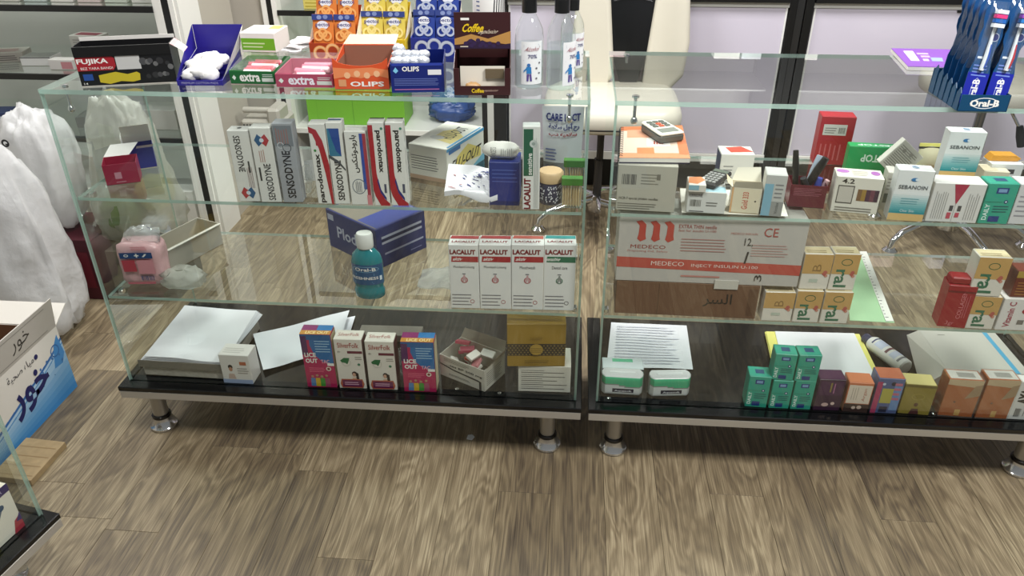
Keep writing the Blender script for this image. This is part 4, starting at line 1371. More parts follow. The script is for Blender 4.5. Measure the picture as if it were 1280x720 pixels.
for j in range(5):
    for i in range(2):
        T = Matrix.Translation((W * (.25 + .5 * i), .012 + .026 * j, .004 + .002 * j)) @ Matrix.Rotation(math.radians(-9), 4, 'X') @ Matrix.Rotation(math.radians(6), 4, 'Y')
        b = thing('toothbrush_card', None, None)
        b.parent = t
        b.matrix_local = T
        w2 = W * .22
        p = MB(); p.prism([(-w2, 0), (w2, 0), (w2, .07), (w2 * .78, .09), (w2 * .75, .115), (w2, .128), (w2 * 1.05, .142), (w2 * .9, .155), (w2 * 1.1, .17), (w2 * 1.15, .19), (w2 * .6, .21), (-w2 * .6, .21), (-w2 * 1.15, .19), (-w2 * 1.1, .17), (-w2 * .9, .155), (-w2 * 1.05, .142), (-w2, .128), (-w2 * .75, .115), (-w2 * .78, .09), (-w2, .07)], 0, .0012, CARD, 'y')
        cdm = p.build('backing_card', b)
        if j == 0:
            k = Ink(b, (2 * w2, .0, .21)); k.rect('front', 0, .0, 1, .33, '#16229a').text('front', 'Oral-B', .5, .16, .34, .22, W_, 90, .03).oval('front', .5, .16, .0065, '#c8d4ea', .026, ring=.0008).lines('front', .15, .3, .85, .42, 4, '#6f86d0', .4).oval('front', .7, .66, .008, '#15206a').oval('front', .7, .66, .008, '#dfe6f2', ring=.0008).rect('front', .2, .46, .5, .48, '#dfe6f2')
            pr = k.done(); pr.location = (-w2, 0, 0)
        p = MB(); p.tube([(0, -.004, .075), (.001, -.006, .1), (0, -.0045, .14), (.0, -.005, .19)], [.0045, .005, .003, .004], M('#e6eaf0', .3), 8); hb = p.build('brush_handle', b, smooth=True)
        p = MB(); p.tube([(.002, -.008, .08), (.003, -.0095, .1), (.002, -.008, .125)], [.002, .003, .0015], M('#1d4fae' if i == 0 else '#c02a38', .3), 6); p.build('grip_strip', b, smooth=True)
        for r in range(4):
            p = MB(); p.box(-.01, .01, -.019, -.006, .157 + .0085 * r, .164 + .0085 * r, M(('#e8eef6', BH[i][0], BH[i][1], '#e8eef6')[r], .5)); p.build('bristle_row', b)
        vs, fs = [], []
        for v in range(9):
            for u in range(7):
                bb = math.sin(math.pi * u / 6) * math.sin(math.pi * v / 8) ** .4
                vs.append((-w2 * .8 + 1.6 * w2 * u / 6, -.001 - .022 * bb, .07 + .135 * v / 8))
        for v in range(8):
            for u in range(6):
                fs.append((v * 7 + u, v * 7 + u + 1, v * 7 + u + 8, v * 7 + u + 7))
        p = MB(); p.add(vs, fs, CLEAR2); p.build('clear_blister', b, smooth=True)

# ------------------------------------------------------------------ upper shelf of the second counter
z = ZU
o = carton('syringe_carton', 'large pale cardboard carton under the spiral notebook', 'carton', (769, 262), (842, 266), 207, z, .16, '#b9b5a8')
k = Ink(o); k.bars('front', .08, .58, .32, .8, '#5a5852').lines('front', .4, .6, .7, .86, 4, '#8a877c', .3).rect('front', .66, .7, .72, .82, '#77746a').text('front', 'HCR-7 special phlebin needles', .38, .27, .66, .07, '#33312c').lines('front', .03, .05, .75, .2, 3, '#6a675e', .3).done()
z1 = z + DIM[o.name][2] + .001
q0 = [at(x, y, Z=z1) for x, y in ((774, 204), (862, 205), (852, 163), (776, 165))]
t = thing('spiral_notebook', 'orange and white spiral notebook lying on the large pale carton', 'notebook', (0, 0, z1))
flat_poly(q0, 0, .003, M('#2a2540', .5), 'back_cover', t)
flat_poly(q0, .0031, .012, M('#e9e4dc', .6), 'pages', t)
flat_poly(q0, .0121, .013, M('#e8cdbb', .4), 'front_cover', t)
a, b, c, d = q0
p = MB()
for i, (u0, u1, v0, v1, cc) in enumerate(((.0, 1, .86, 1, '#d87848'), (.1, .5, .62, .88, '#e0a080'), (.0, 1, 0, .14, '#df9870'), (.25, .5, .12, .3, '#dd8a5a'), (.4, .75, .34, .6, '#eee6e0'), (.86, 1, .1, .95, '#d98058'))):
    p.face([(*bil(u, v).xy, .0133 + .0001 * i) for u, v in ((u0, v0), (u1, v0), (u1, v1), (u0, v1))], cc)
for i, u0 in enumerate((.5, .54, .58, .62)):
    p.face([(*bil(u, v).xy, .0142) for u, v in ((u0, .4), (u0 + .025, .4), (u0 + .03, .5), (u0 + .005, .5))], '#b85a48')
p.build('print', t)
for i in range(14):
    v = .05 + .9 * i / 13
    c0 = bil(0.015, v)
    p = MB(); p.tube([(c0.x + .006 * math.cos(s), c0.y, .008 + .008 * math.sin(s)) for s in [math.pi * 2 * j / 10 for j in range(11)]], .0008, M('#4a4a4e', .3, 1), 5); p.build('spiral_ring', t)
z2 = z1 + .0145
q = at(829, 181, Z=z2)
t = thing('remote_control', 'white handset with grey keypad lying on the spiral notebook', 'handset', at(827, 170, Z=z2), math.radians(24))
t.scale = (1.18, 1.12, 1.1)
p = MB(); p.prism([(-.026, -.045), (.026, -.045), (.028, -.035), (.026, .045), (.02, .05), (-.02, .05), (-.026, .045), (-.028, -.035)], 0, .016, M('#55554f', .4)); p.build('base_shell', t, bevel=.003)
p = MB(); p.prism([(-.026, -.045), (.026, -.045), (.028, -.035), (.026, .045), (.02, .05), (-.02, .05), (-.026, .045), (-.028, -.035)], .0162, .021, M('#dcdad0', .4)); tp = p.build('top_shell', t, bevel=.002)
p = MB(); p.box(-.019, .019, -.035, -.012, .021, .022, M('#8a8c84', .3)); p.build('screen', tp)
for j in range(3):
    for i in range(3):
        p = MB(); p.box(-.019 + .0135 * i, -.008 + .0135 * i, .0 + .014 * j, .009 + .014 * j, .021, .0235, M('#c85a3c' if (i, j) in ((1, 0), (1, 1)) else '#6a6c66', .4)); p.build('key', tp, bevel=.001)

# sheet of paper under the next things
q0 = [at(x, y, Z=z) for x, y in ((852, 266), (985, 271), (975, 240), (850, 236))]
o = sheet('paper_sheet', None, M('#e6e3d8', .6), [tuple(v) for v in q0], .0008, 8, 5, .0, 1., .0006)
tag(o, 'white paper sheet lying under the small medicine cartons', 'paper')
zq = z + .0025
o = carton('medicine_box', 'white medicine box with a pale blue lid beside the large pale carton', 'box', (857, 265), (905, 268), 240, zq, .07, '#dcdcd8')
k = Ink(o); k.rect('top', .02, .02, .98, .5, '#a8cbd6').bars('front', .08, .3, .36, .62, '#44443f').lines('front', .5, .35, .8, .6, 2, '#7a7a78').text('front', 'CRINONE', .22, .82, .34, .14, '#55555a').lines('front', .08, .06, .5, .16, 1, '#66666a').done()
z3 = zq + DIM[o.name][2] + .001
o = carton('orange_box', 'orange and white folded box resting on the pale blue lidded box', 'box', (860, 240), (882, 241), None, z3, .05, '#e0dbd2', H=.018)
Ink(o).poly('top', [(.0, .2), (.5, .1), (1, .6), (.8, 1), (.1, .9)], '#d88a5c').rect('front', .02, .3, .6, .95, '#8fb8c8').done()
t = thing('calculator', 'dark pocket calculator tilted on the pale blue lidded box', 'calculator', at(893, 226, Z=z3 + .002), -.55)
p = MB(); p.box(-.022, .022, -.05, .05, 0, .012, M('#2e2e31', .4)); p.build('case', t, bevel=.003)
p = MB(); p.box(-.018, .018, .028, .044, .012, .0126, M('#6a7268', .2)); p.build('screen', t)
for j in range(5):
    for i in range(4):
        p = MB(); p.box(-.018 + .0095 * i, -.011 + .0095 * i, -.044 + .013 * j, -.036 + .013 * j, .012, .0145, M('#9a9a98', .5)); p.build('key', t)
o = carton('plaster_box', 'white box with a navy end and red lid print behind the calculator', 'box', (897, 230), (938, 231), 193, z, .06, '#dcd9d2')
k = Ink(o); k.rect('left', .05, .05, .95, .95, '#2a3358').poly('top', [(.3, .2), (1, .3), (.7, .95), (.2, .8)], '#c05040').lines('front', .1, .1, .4, .7, 5, '#8a8a88', .3).done()
# open carton with vertical print
t, W = frame_thing('open_carton', 'open cream carton with red upright lettering in front of the white box', 'carton', (911, 265), (948, 268), zq)
H = .062
tray(t, W, .045, H, .001, M('#ddd4c0', .5), M('#c0a880'), name='carton_body')
p = MB(); p.face([(0, 0, H), (W, 0, H), (W * .95, -.008, H + .02), (.004, -.006, H + .016)], M('#e6dfcc')); p.face([(0, .045, H), (W, .045, H), (W - .004, .06, H + .03), (.01, .058, H + .026)], M('#eae4d4')); p.face([(0, 0, H), (0, .045, H), (-.014, .04, H + .016), (-.012, .004, H + .01)], M('#e2d4b4')); p.build('top_flap', t)
k = Ink(t, (W, .045, H)); k.text('front', 'Gold 333', .48, .5, .2, .68, '#c05040', 90, .02).rect('front', .05, .04, .95, .96, '#e3d8bd').text('front', 'Gold 333', .48, .5, .2, .68, '#c05040', 90, .02).rect('front', .0, .0, .06, 1, '#d8a878').oval('front', .82, .5, .002, K_).done()
o = carton('medicine_box', 'grey and blue medicine box leaning by the maroon pen box', 'box', (950, 269), (976, 271), 219, zq, .05, '#c3c3bf')
k = Ink(o); k.rect('front', .0, .0, .42, .78, '#86b4c8').rect('front', .42, 0, 1, .36, '#9a9b98').lines('front', .5, .45, .9, .85, 4, '#88888a', .3).text('front', 'Virolex', .7, .2, .16, .28, '#444', 90).done()
# maroon box with pens
t, W = frame_thing('pen_box', 'maroon open box holding pens and markers', 'pen holder', (984, 258), (1029, 261), z)
H = .055
tray(t, W, .06, H, .0015, M('#5c1626', .4), M('#3a0e18'), name='box_body')
k = Ink(t, (W, .06, H)); k.lines('front', .1, .55, .9, .92, 5, '#a86a78', .22).done()
for i, (dx, dy, l, col, r) in enumerate(((-.012, .02, .085, '#151517', .0055), (.035, .0, .075, '#17171a', .007), (.02, .02, .07, '#a8b4c4', .0065), (-.02, -.01, .03, '#23242a', .006), (.005, 0, .026, '#3a48a0', .006), (.012, -.005, .02, '#d8b0b4', .005))):
    r *= 1.45
    b = Vector((W * .22 + .0105 * i, .02 + .008 * (i % 3), .014))
    e = b + Vector((dx * 1.2, dy, H + l - .03))
    p = MB(); p.tube([b, b + (e - b) * .7, e], [r * .7, r, r * .8], M(col, .35), 10); pn = p.build('marker' if i < 3 else 'pen', t, smooth=True)
# red carton, green box, hand marked boxes
o = carton('red_carton', 'tall red carton with a white label behind the pen box', 'box', (1016, 205), (1058, 207), 146, z, .045, '#b0232e')
k = Ink(o); k.rect('front', .1, .62, .78, .84, '#d8d2cc').bars('front', .55, .66, .74, .78, '#55504c').lines('front', .15, .66, .5, .8, 3, '#8a8480').lines('front', .1, .1, .8, .45, 5, '#d0646a', .3, True).poly('right', [(.1, .5), (.9, .65), (.9, .95), (.2, .95)], '#dcd6d0').done()
o = carton('green_box', 'green box with upside down white lettering behind the hand marked boxes', 'box', (1052, 229), (1120, 233), 184, z, .03, '#1f9a54')
k = Ink(o); k.text('front', 'RESTOP', .52, .7, .56, .2, '#d6ecdd', 180, .03).text('top', 'RESTOP', .5, .4, .7, .4, '#cfe6d8', 180, .03).done()
o = carton('hair_colour_box', 'white hair colour box with a drawn square and a strip of shades', 'box', (1037, 264), (1095, 269), 222, z, .055, '#ddd8cc')
k = Ink(o)
k.rect('front', .07, .26, .42, .76, '#4a4844').rect('front', .09, .29, .4, .73, '#c4beb4').text('front', '4.2', .26, .88, .26, .13, K_, bold=.02)
for j, c in enumerate(('#7a5a3c', '#9a7a3a', '#4a2a40', '#6a3a4a', '#3a2438')):
    k.rect('front', .5 + .09 * j, .36, .59 + .09 * j, .68, c)
k.lines('front', .08, .06, .9, .2, 2, '#7a766e', .4).oval('top', .16, .6, .014, '#b070b8', .011).oval('top', .85, .55, .01, '#a060a8', .013).lines('top', .35, .2, .7, .8, 3, '#b8b0a4').rect('right', .0, 0, .3, 1, '#26242a').done()
o = carton('thin_box', 'narrow white box standing between the shade strip box and skin gel', 'box', (1099, 262), (1110, 263), 216, z, .045, '#d0ccc2')
Ink(o).rect('front', .1, .2, .9, .45, '#6f7468').lines('front', .15, .55, .85, .9, 4, '#9a968c', .35).done()
# tilted leaflet carton
t = thing('leaflet_carton', 'white printed carton leaning at a steep tilt behind the skin gel', 'carton', at(1106, 246, Z=z) + Vector((.0, .026, .058)))
T = Matrix.Rotation(.05, 4, 'Z') @ Matrix.Rotation(math.radians(40), 4, 'Y')
p = MB(); p.box(-.03, .04, 0, .02, 0, .075, M('#dad6cb', .5)); b = p.build('carton_body', t, bevel=.001, T=T)
k = Ink(b, (.07, .02, .075)); k.lines('front', .08, .1, .92, .9, 12, '#8a867c', .35).oval('front', .3, .75, .005, '#9a958a').oval('front', .6, .8, .005, '#a39e94'); pr = k.done(); pr.matrix_local = T @ Matrix.Translation((-.03, 0, 0))
# yellow tube standing on its cap
q = at(1153, 224, Z=z + .0005)
t = thing('cream_tube', 'cream coloured tube with a dark band at its crimped end', 'tube', q)
t.scale = (1.1, 1.1, 1.1)
p = MB()
prof = [(.0, .016, .016), (.012, .016, .016), (.013, .02, .018), (.05, .024, .012), (.078, .026, .002), (.084, .026, .0015)]
vs, fs, n = [], [], 20
for h_, rx, ry in prof[2:]:
    for i in range(n):
        a_ = 2 * math.pi * i / n
        vs.append((rx * math.cos(a_), ry * math.sin(a_), h_))
for j in range(len(prof) - 3):
    for i in range(n):
        k_ = (i + 1) % n
        fs.append((j * n + i, j * n + k_, j * n + n + k_, j * n + n + i))
p.add(vs, fs, M('#e0d9b8', .35)); bd = p.build('tube_body', t, smooth=True)
p = MB(); p.lathe([(.015, 0), (.016, .002), (.016, .012)], M('#2a2a30', .4), n=18); p.build('cap', t, smooth=True)
p = MB(); p.box(-.0265, .0265, -.0024, .0024, .074, .079, M('#2c2a24', .4)); p.box(-.0265, .0265, -.0018, .0018, .079, .086, M('#e6e07a', .4)); p.build('crimp', t)
k = Ink(bd, (.04, .0, .084)); k.text('front', 'NINA', .55, .45, .5, .12, '#c88a50', bold=.02).lines('front', .25, .25, .8, .35, 1, '#4a4a4a'); pr = k.done(); pr.location = (-.02, -.019, 0)


def skin_gel(label, bl, br, ytop, z):
    o = carton('skin_gel_box', label, 'box', bl, br, ytop, z, .035, '#e6e7e6', 'skin gel boxes')
    k = Ink(o)
    n = 10
    c0, c1 = (230, 232, 232), (34, 140, 150)
    for i in range(n):
        f = i / (n - 1)
        c = '#%02x%02x%02x' % tuple(int(c1[j] + (c0[j] - c1[j]) * f ** .8) for j in range(3))
        k.rect('front', 0, .14 + .42 * i / n, 1, .14 + .42 * (i + 1) / n, c)
    k.rect('front', 0, 0, 1, .14, '#d8b478').oval('front', .5, .82, .008, '#3a7ab0', .0042).oval('front', .56, .82, .004, '#e6eef4', .003).text('front', 'SEBANOIN', .5, .67, .8, .075, '#5a5e60', bold=.012).lines('front', .25, .34, .75, .48, 3, '#5a9aa6', .3).text('front', 'Clear Skin', .5, .2, .4, .05, '#d8eef0').rect('right', .03, .03, .97, .97, '#d5d2c8').text('top', 'S', .5, .5, .2, .4, '#3a7ab0').done()
    return o


skin_gel('white and teal skin gel box at the front edge of the upper shelf', (1108, 274), (1152, 277), 213, z)
o = carton('tan_box', 'tan box lying flat beneath the raised skin gel box', 'box', (1166, 250), (1216, 253), None, z, .05, '#cfae74', H=.05)
Ink(o).rect('top', .05, .05, .95, .95, '#d8bc88').lines('front', .1, .3, .8, .7, 3, '#a88a54', .3).done()
skin_gel('white and teal skin gel box raised on the tan box', (1172, 221), (1217, 223), 165, z + .0512)
o = carton('folded_box', 'white box with a red wedge standing beside the mint green carton', 'box', (1158, 279), (1222, 282), 232, z, .05, '#dad7d4')
k = Ink(o); k.poly('front', [(.38, .98), (.66, .98), (.5, .45)], '#a8304a').rect('front', .495, 0, .505, .5, '#a8a6a4').lines('front', .08, .08, .34, .8, 6, '#a09e9c', .3, True).lines('front', .72, .08, .95, .8, 5, '#a09e9c', .3, True).rect('front', .4, .3, .47, .44, '#4a4a4c').rect('front', .56, .3, .63, .44, '#4a4a4c').rect('front', .38, .1, .46, .26, '#c05060').rect('front', .54, .14, .62, .26, '#c05060').done()


def mint(label, bl, br, ytop, z, dep=.045, H=None, text=True):
    o = carton('mint_carton', label, 'carton', bl, br, ytop, z, dep, '#2fa088', 'mint green dental cartons', H=H)
    k = Ink(o)
    k.rect('front', .3, .76, .7, .9, '#1e3a7c').rect('front', .36, .79, .64, .87, '#7aa0c8').oval('front', .72, .56, .0042, '#1a2c66').oval('front', .72, .56, .002, '#cfe6ea').lines('front', .35, .3, .9, .5, 3, '#1c5c60', .35).text('front', 'DAILY', .15, .3, .16, .4, '#d6f0e8', 90, .03).rect('front', .3, .06, .66, .2, '#1e3a7c').rect('front', .0, .55, .6, .56, '#24806e').rect('top', .3, .3, .7, .7, '#1f4a70').done()
    return o


mint('mint green dental carton standing on the upper shelf beside the red wedge box', (1225, 283), (1262, 284), 233, z)
o = carton('white_box', 'plain white box at the very end of the upper shelf', 'box', (1265, 285), (1305, 287), 236, z, .05, '#d2d0d2')
Ink(o).lines('front', .1, .2, .8, .8, 5, '#9a98a0', .3).done()
o = carton('cream_carton', 'open cream carton behind the mint green carton', 'carton', (1222, 240), (1254, 242), None, z, .05, '#d8cfb8', H=.055)
Ink(o).lines('front', .1, .2, .8, .8, 3, '#b8ae94', .3).poly('top', [(0, 0), (.6, .1), (.5, .9), (0, .8)], '#c8bda2').done()
t = thing('ointment_box', 'white box shaded to blue with an orange lid behind the raised skin gel', 'box', at(1228, 234, Z=z) + Vector((0, -.01, 0)))
p = MB(); p.box(0, .075, 0, .05, .0, .065, M('#dfe0e2', .4)); b = p.build('box_body', t, bevel=.001)
p = MB(); p.prism([(0, .065), (.068, .065), (.075, .072), (.06, .08), (.01, .08)], .02, .05, M('#dd9a30', .4), 'y'); p.build('lid', t, bevel=.001)
k = Ink(b, (.075, .05, .065)); k.rect('front', 0, .25, 1, .45, '#7a9ad0').rect('front', 0, .0, 1, .25, '#3a62b0').rect('front', .1, .62, .75, .8, '#44444a').lines('front', .14, .66, .7, .76, 1, '#dfe0e2').done()

# ------------------------------------------------------------------ lower shelf of the second counter
z = ZL
o = carton('brown_carton', 'brown cardboard carton with a hand written word under the needle carton', 'carton', (768, 391), (943, 399), 354, z, .13, '#6b4a34', rough=.7)
k = Ink(o); k.text('front', '\uFEAE\uFEB4\uFEDF\uFE8D', .72, .52, .2, .4, '#1c1410', bold=.01).rect('front', .3, .04, .306, .96, '#573a28').rect('front', .93, .1, .99, .9, '#5a3c2a').done()
z1 = z + DIM[o.name][2] + .001
o = carton('needle_carton', 'large white needle carton with three red tooth shapes and a red band', 'carton', (769, 350), (996, 359), 269, z1, .11, '#bcb7b1')
k = Ink(o)
k.poly('front', [(0, .22), (1, .18), (1, .34), (0, .38)], '#b94d42')
for i in range(3):
    u = .09 + .075 * i
    k.poly('front', [(u, .92), (u + .03, .94), (u + .055, .88), (u + .055, .72), (u + .06, .66), (u + .03, .62), (u + .012, .66), (u + .018, .74), (u + .02, .86)], '#b8453a')
k.text('front', 'MEDECO', .165, .545, .19, .055, '#9a4038', bold=.0).text('front', 'Disposing Ind. Safety', .165, .475, .22, .035, '#c08078')
k.text('front', 'MEDECO', .28, .295, .18, .065, '#ead8d0').text('front', 'INJECT INSULIN U-100', .59, .275, .36, .06, '#ead8d0')
k.text('front', 'EXTRA THIN needle', .42, .87, .2, .055, '#a04a44').text('front', 'fast for insulin U-100', .42, .81, .2, .035, '#b06a62').text('front', 'CE', .81, .82, .075, .13, '#a84a44').text('front', 'MEDECO INSULIN', .67, .79, .14, .03, '#b8746c')
k.lines('front', .34, .5, .6, .72, 5, '#b07a74', .25).lines('front', .72, .46, .92, .66, 5, '#c09a94', .3).text('front', '12,', .70, .66, .045, .13, '#2a2a2c').poly('front', [(.69, .34), (.7, .34), (.71, .52), (.7, .52)], '#2a2a2c').text('front', '3', .78, .12, .04, .1, '#2a2a2c', 90).lines('front', .36, .1, .6, .15, 1, '#c08078', .5)
k.done()
p = MB(); p.box(DIM[o.name][0] * .55, DIM[o.name][0] * .68, -.003, -.0006, -.012, .012, M('#c9c4ba', .5)); p.build('lid_tab', o)


def herb(label, bl, br, ytop, z, dep=.04, txt='Oral', H=None, plain=False):
    o = carton('herbal_toothpaste_box', label, 'box', bl, br, ytop, z, dep, '#dcd6cb', 'tan and white herbal toothpaste boxes', H=H)
    k = Ink(o)
    k.rect('front', 0, .45, 1, 1, '#c29a5e')
    if not plain:
        k.oval('front', .52, .78, .013, '#2f5a38', .0092, ring=.002).text('front', 'ral', .42, .33, .5, .5, '#2f6a50', -90, .02)
    else:
        k.text('front', 'B', .5, .62, .3, .2, '#8a6a3c', 90).rect('front', .3, .2, .6, .3, '#b9c2b4')
    k.oval('front', .82, .5, .005, '#b86a58').oval('front', .86, .4, .004, '#c88a78').poly('front', [(.7, .45), (.8, .55), (.9, .5), (.82, .38)], '#b05a50').rect('top', .03, .1, .97, .9, '#d6c6a0').lines('top', .1, .2, .8, .6, 2, '#8a7a5c').done()
    return o


for i, (bl, br, ty, zz, pl, lab) in enumerate((((951, 401), (988, 402), 366, z, True, 'lower tan box partly behind the brown carton end'), ((990, 403), (1022, 404), 365, z, False, 'lower tan herbal box in the middle of its row'), ((1024, 404), (1058, 405), 366, z, False, 'lower tan herbal box beside the green plastic sheet'))):
    o = herb(lab, bl, br, ty, zz, .042, 'Oral', plain=pl)
zz = z + DIM[o.name][2] + .0015
herb('upper tan box touching the needle carton', (998, 361), (1033, 362), 318, zz, .042, 'Oral', plain=True)
herb('upper tan herbal box with a dark green name above the green plastic sheet', (1034, 362), (1066, 363), 318, zz, .042)
# green plastic sheet and ruler
q0 = [at(x, y, Z=z) for x, y in ((1062, 401), (1118, 404), (1080, 318), (1058, 320))]
o = sheet('green_sheet', None, M('#a9cfa4', .4), [tuple(v) for v in q0], .0006, 6, 6, .0, 2., .001)
tag(o, 'pale green plastic sheet lying on the lower shelf under the ruler', 'sheet')
t = thing('ruler', 'white plastic ruler lying along the edge of the green sheet', 'ruler', (0, 0, z + .0022))
q0 = [at(x, y, Z=z + .002) for x, y in ((1107, 402), (1117, 402), (1083, 315), (1074, 315))]
flat_poly(q0, 0, .002, M('#e9e9e2', .3), 'ruler_blade', t)
a, b, c, d = q0
p = MB()
for i in range(22):
    v = .04 + .043 * i
    p.face([(*bil(u_, v_).xy, .0022) for u_, v_ in ((.1, v), (.5 if i % 5 == 0 else .3, v), (.5 if i % 5 == 0 else .3, v + .008), (.1, v + .008))], '#55585a')
p.build('print', t)
# red jar carton and herbal boxes at the end
o = carton('collagen_pack', 'glossy red embossed pack beside the end herbal boxes', 'pack', (1171, 408), (1206, 411), 358, z, .045, '#951a26', rough=.2)
W, D_, H = DIM[o.name]
p = MB(); p.prism([(0.0, H), (W, H), (W * .94, H + .018), (W * .06, H + .018)], .006, D_ - .006, M('#8a1822', .2), 'y'); p.build('neck', o, bevel=.003)
k = Ink(o); k.text('front', 'COLLAGEN', .62, .55, .16, .66, '#c87078', 90, .01).lines('front', .74, .25, .9, .8, 2, '#b85a64', .3, True).text('front', '3gr', .4, .1, .3, .12, '#c87078').rect('front', .03, .84, .97, .88, '#6a0f18').done()
o = herb('end herbal box standing at the shelf front beside the red pack', (1208, 413), (1242, 415), 374, z, .045)
zz = z + DIM[o.name][2] + .0015
herb('end herbal box stacked above the one beside the red pack', (1212, 372), (1252, 374), 325, zz, .045)
o = carton('vitamin_box', 'white vitamin box with red fruit beside the end herbal boxes', 'box', (1246, 416), (1300, 418), 378, z, .045, '#dfdad6')
k = Ink(o); k.text('front', 'Vitamin C', .22, .5, .16, .8, '#a03a50', 90, .02).oval('front', .6, .62, .012, '#a03a40', .008).oval('front', .75, .3, .009, '#c08a8a').rect('front', .45, .2, .6, .34, '#77716c').done()
zz = z + DIM[o.name][2] + .0015
o = carton('brown_box', 'brown and gold box on top of the vitamin box', 'box', (1262, 371), (1305, 373), 340, zz, .045, '#6a2c20')
Ink(o).rect('front', 0, .75, 1, 1, '#a88a3c').lines('front', .1, .1, .9, .65, 5, '#a8763c', .3).done()

# ------------------------------------------------------------------ base of the second counter
z = ZB
q0 = [at(x, y, Z=z) for x, y in ((758, 459), (866, 463), (858, 408), (764, 404))]
o = sheet('paper_sheet', None, M('#e3e5ea', .6), [(q.x, q.y, z) for q in q0], .001, 10, 8, .003, 5., .001)
tag(o, 'white paper sheet with faint writing lying behind the wet wipes', 'paper')
a, b, c, d = q0
p = MB()
for i in range(14):
    v = .08 + .062 * i
    p.face([(*bil(u_, v_).xy, z + .0065) for u_, v_ in ((.08, v), (.9 - .2 * rnd.random(), v), (.9 - .2 * rnd.random(), v + .014), (.08, v + .014))], '#c2c6d2')
p.build('print', o)


def wipes(label, px, py, rz, zz=ZB, w=.113, h=.062):
    t = thing('wet_wipes_pack', label, 'wet wipes', at(px, py, Z=zz) + Vector((0, .03, .0005)), rz, 'wet wipes packs')
    vs, fs, cols = [], [], []
    nu, nv = 56, 40
    for j in range(nv + 1):
        v = j / nv
        pin = min(1., 3.2 * max(0., math.sin(math.pi * v))) ** .6
        for i in range(nu):
            a_ = 2 * math.pi * i / nu
            ca_, sa = math.cos(a_), math.sin(a_)
            r = (abs(ca_) ** 7 + abs(sa) ** 7) ** (-1 / 7)
            vs.append(((v - .5) * w, (.002 + .021 * pin) * ca_ * r, h / 2 + h / 2 * sa * r * (.93 + .07 * pin)))
    GR, WH_, DK, GY = M('#3fae80', .22), M('#d3d6d5', .22), M('#1c2038', .25), M('#8a8f8c', .2)
    p = MB()
    n0 = [p.mi(m_) for m_ in (WH_, GR, DK, GY)]
    for j in range(nv):
        for i in range(nu):
            k_ = (i + 1) % nu
            f = (j * nu + i, j * nu + k_, j * nu + nu + k_, j * nu + nu + i)
            cx, cy, cz = [sum(vs[q_][d_] for q_ in f) / 4 for d_ in range(3)]
            u_, v_ = cx / w + .5, cz / h
            wave = .56 + .08 * math.sin(u_ * 5.2 + .6)
            c_ = 1 if wave < v_ < .95 else 3 if wave - .06 < v_ <= wave else 2 if (.27 < u_ < .78 and .17 < v_ < .36 and cy < 0) else 0
            p.f.append(f)
            p.m.append(n0[3 if u_ < .03 or u_ > .97 else c_])
    p.v = vs
    p.build('pack_body', t, smooth=True)
    k = Ink(t, (w * .5, .05, h))
    k.text('front', 'Aquasoft', .5, .265, .8, .11, '#e6e9ee', bold=.01)
    pr = k.done(); pr.location = (-w * .225, -.0232, 0)
    p = MB(); p.box(-w * .3, w * .3, -.004, .004, h - .0005, h + .001, M('#dfe3e2', .3)); p.build('seal_strip', t)
    return t


wipes('green and white wet wipes pack in the corner of the second counter', 777, 497, -.02)
wipes('green and white wet wipes pack turned slightly, second from the corner', 836, 499, .1)
o = carton('wipes_box', 'pale wipes box with a green stripe behind the corner wet wipes pack', 'box', (752, 478), (803, 480), None, z, .05, '#cdd6d8', H=.05)
Ink(o).rect('top', .25, .6, .75, .9, '#5ab890').rect('front', 0, .5, 1, .8, '#3fae80').rect('front', 0, .84, 1, .95, '#1c2030').done()

mint('single mint green dental carton at the end of the mint group', (931, 510), (958, 512), 473, z, .045)
lo = []
for bl, br, lab in (((961, 512), (986, 513), 'lower mint green carton of the stack, next to the single one'), ((988, 513), (1013, 514), 'lower mint green carton of the stack, next to the purple box')):
    lo.append(mint(lab, bl, br, 478, z, .045))
zz = z + DIM[lo[0].name][2] + .0012
mint('upper mint green carton of the stack, next to the single one', (964, 475), (991, 477), 444, zz, .045)
mint('upper mint green carton of the stack, above the purple box', (993, 477), (1021, 478), 445, zz, .045)
# loose sheets, white over yellow
q0 = [at(x, y, Z=z) for x, y in ((975, 476), (1098, 480), (1070, 422), (962, 419))]
t = thing('paper_pile', 'pile of white and yellow sheets behind the mint green cartons', 'papers', (0, 0, z))
a, b, c, d = [v - Vector((0, 0, z)) for v in q0]
for i in range(6):
    o1 = Vector((rnd.uniform(-.008, .008), rnd.uniform(-.006, .006), 0))
    ins = Vector((.012, 0, 0)) if i % 2 == 0 else Vector((-.014, .0, 0))
    sheet('paper_sheet', t, M('#e3de78' if i % 2 == 0 else '#e6e7ea', .6), [a + o1 - ins * .6, b + o1 + ins, c + o1 + ins, d + o1 - ins * .6], .001 + .0032 * i, 8, 8, .001, i * .3, .0008)
o = carton('hair_dye_box', 'dark purple hair dye box with a face beside the mint green cartons', 'box', (1017, 516), (1050, 517), 478, z, .045, '#3c1f38')
k = Ink(o); k.rect('front', .08, .5, .92, .95, '#4a2648').rect('front', .46, .6, .52, .9, '#8a7a3c').rect('front', .6, .56, .64, .88, '#a86a90').oval('front', .4, .2, .009, '#c8a8a4', .006).oval('front', .68, .24, .005, '#d8bcb4').rect('top', .05, .05, .95, .95, '#55304e').done()
o = carton('soap_carton', 'orange and cream soap carton beside the purple hair dye box', 'box', (1054, 517), (1085, 519), 482, z, .045, '#c4714a')
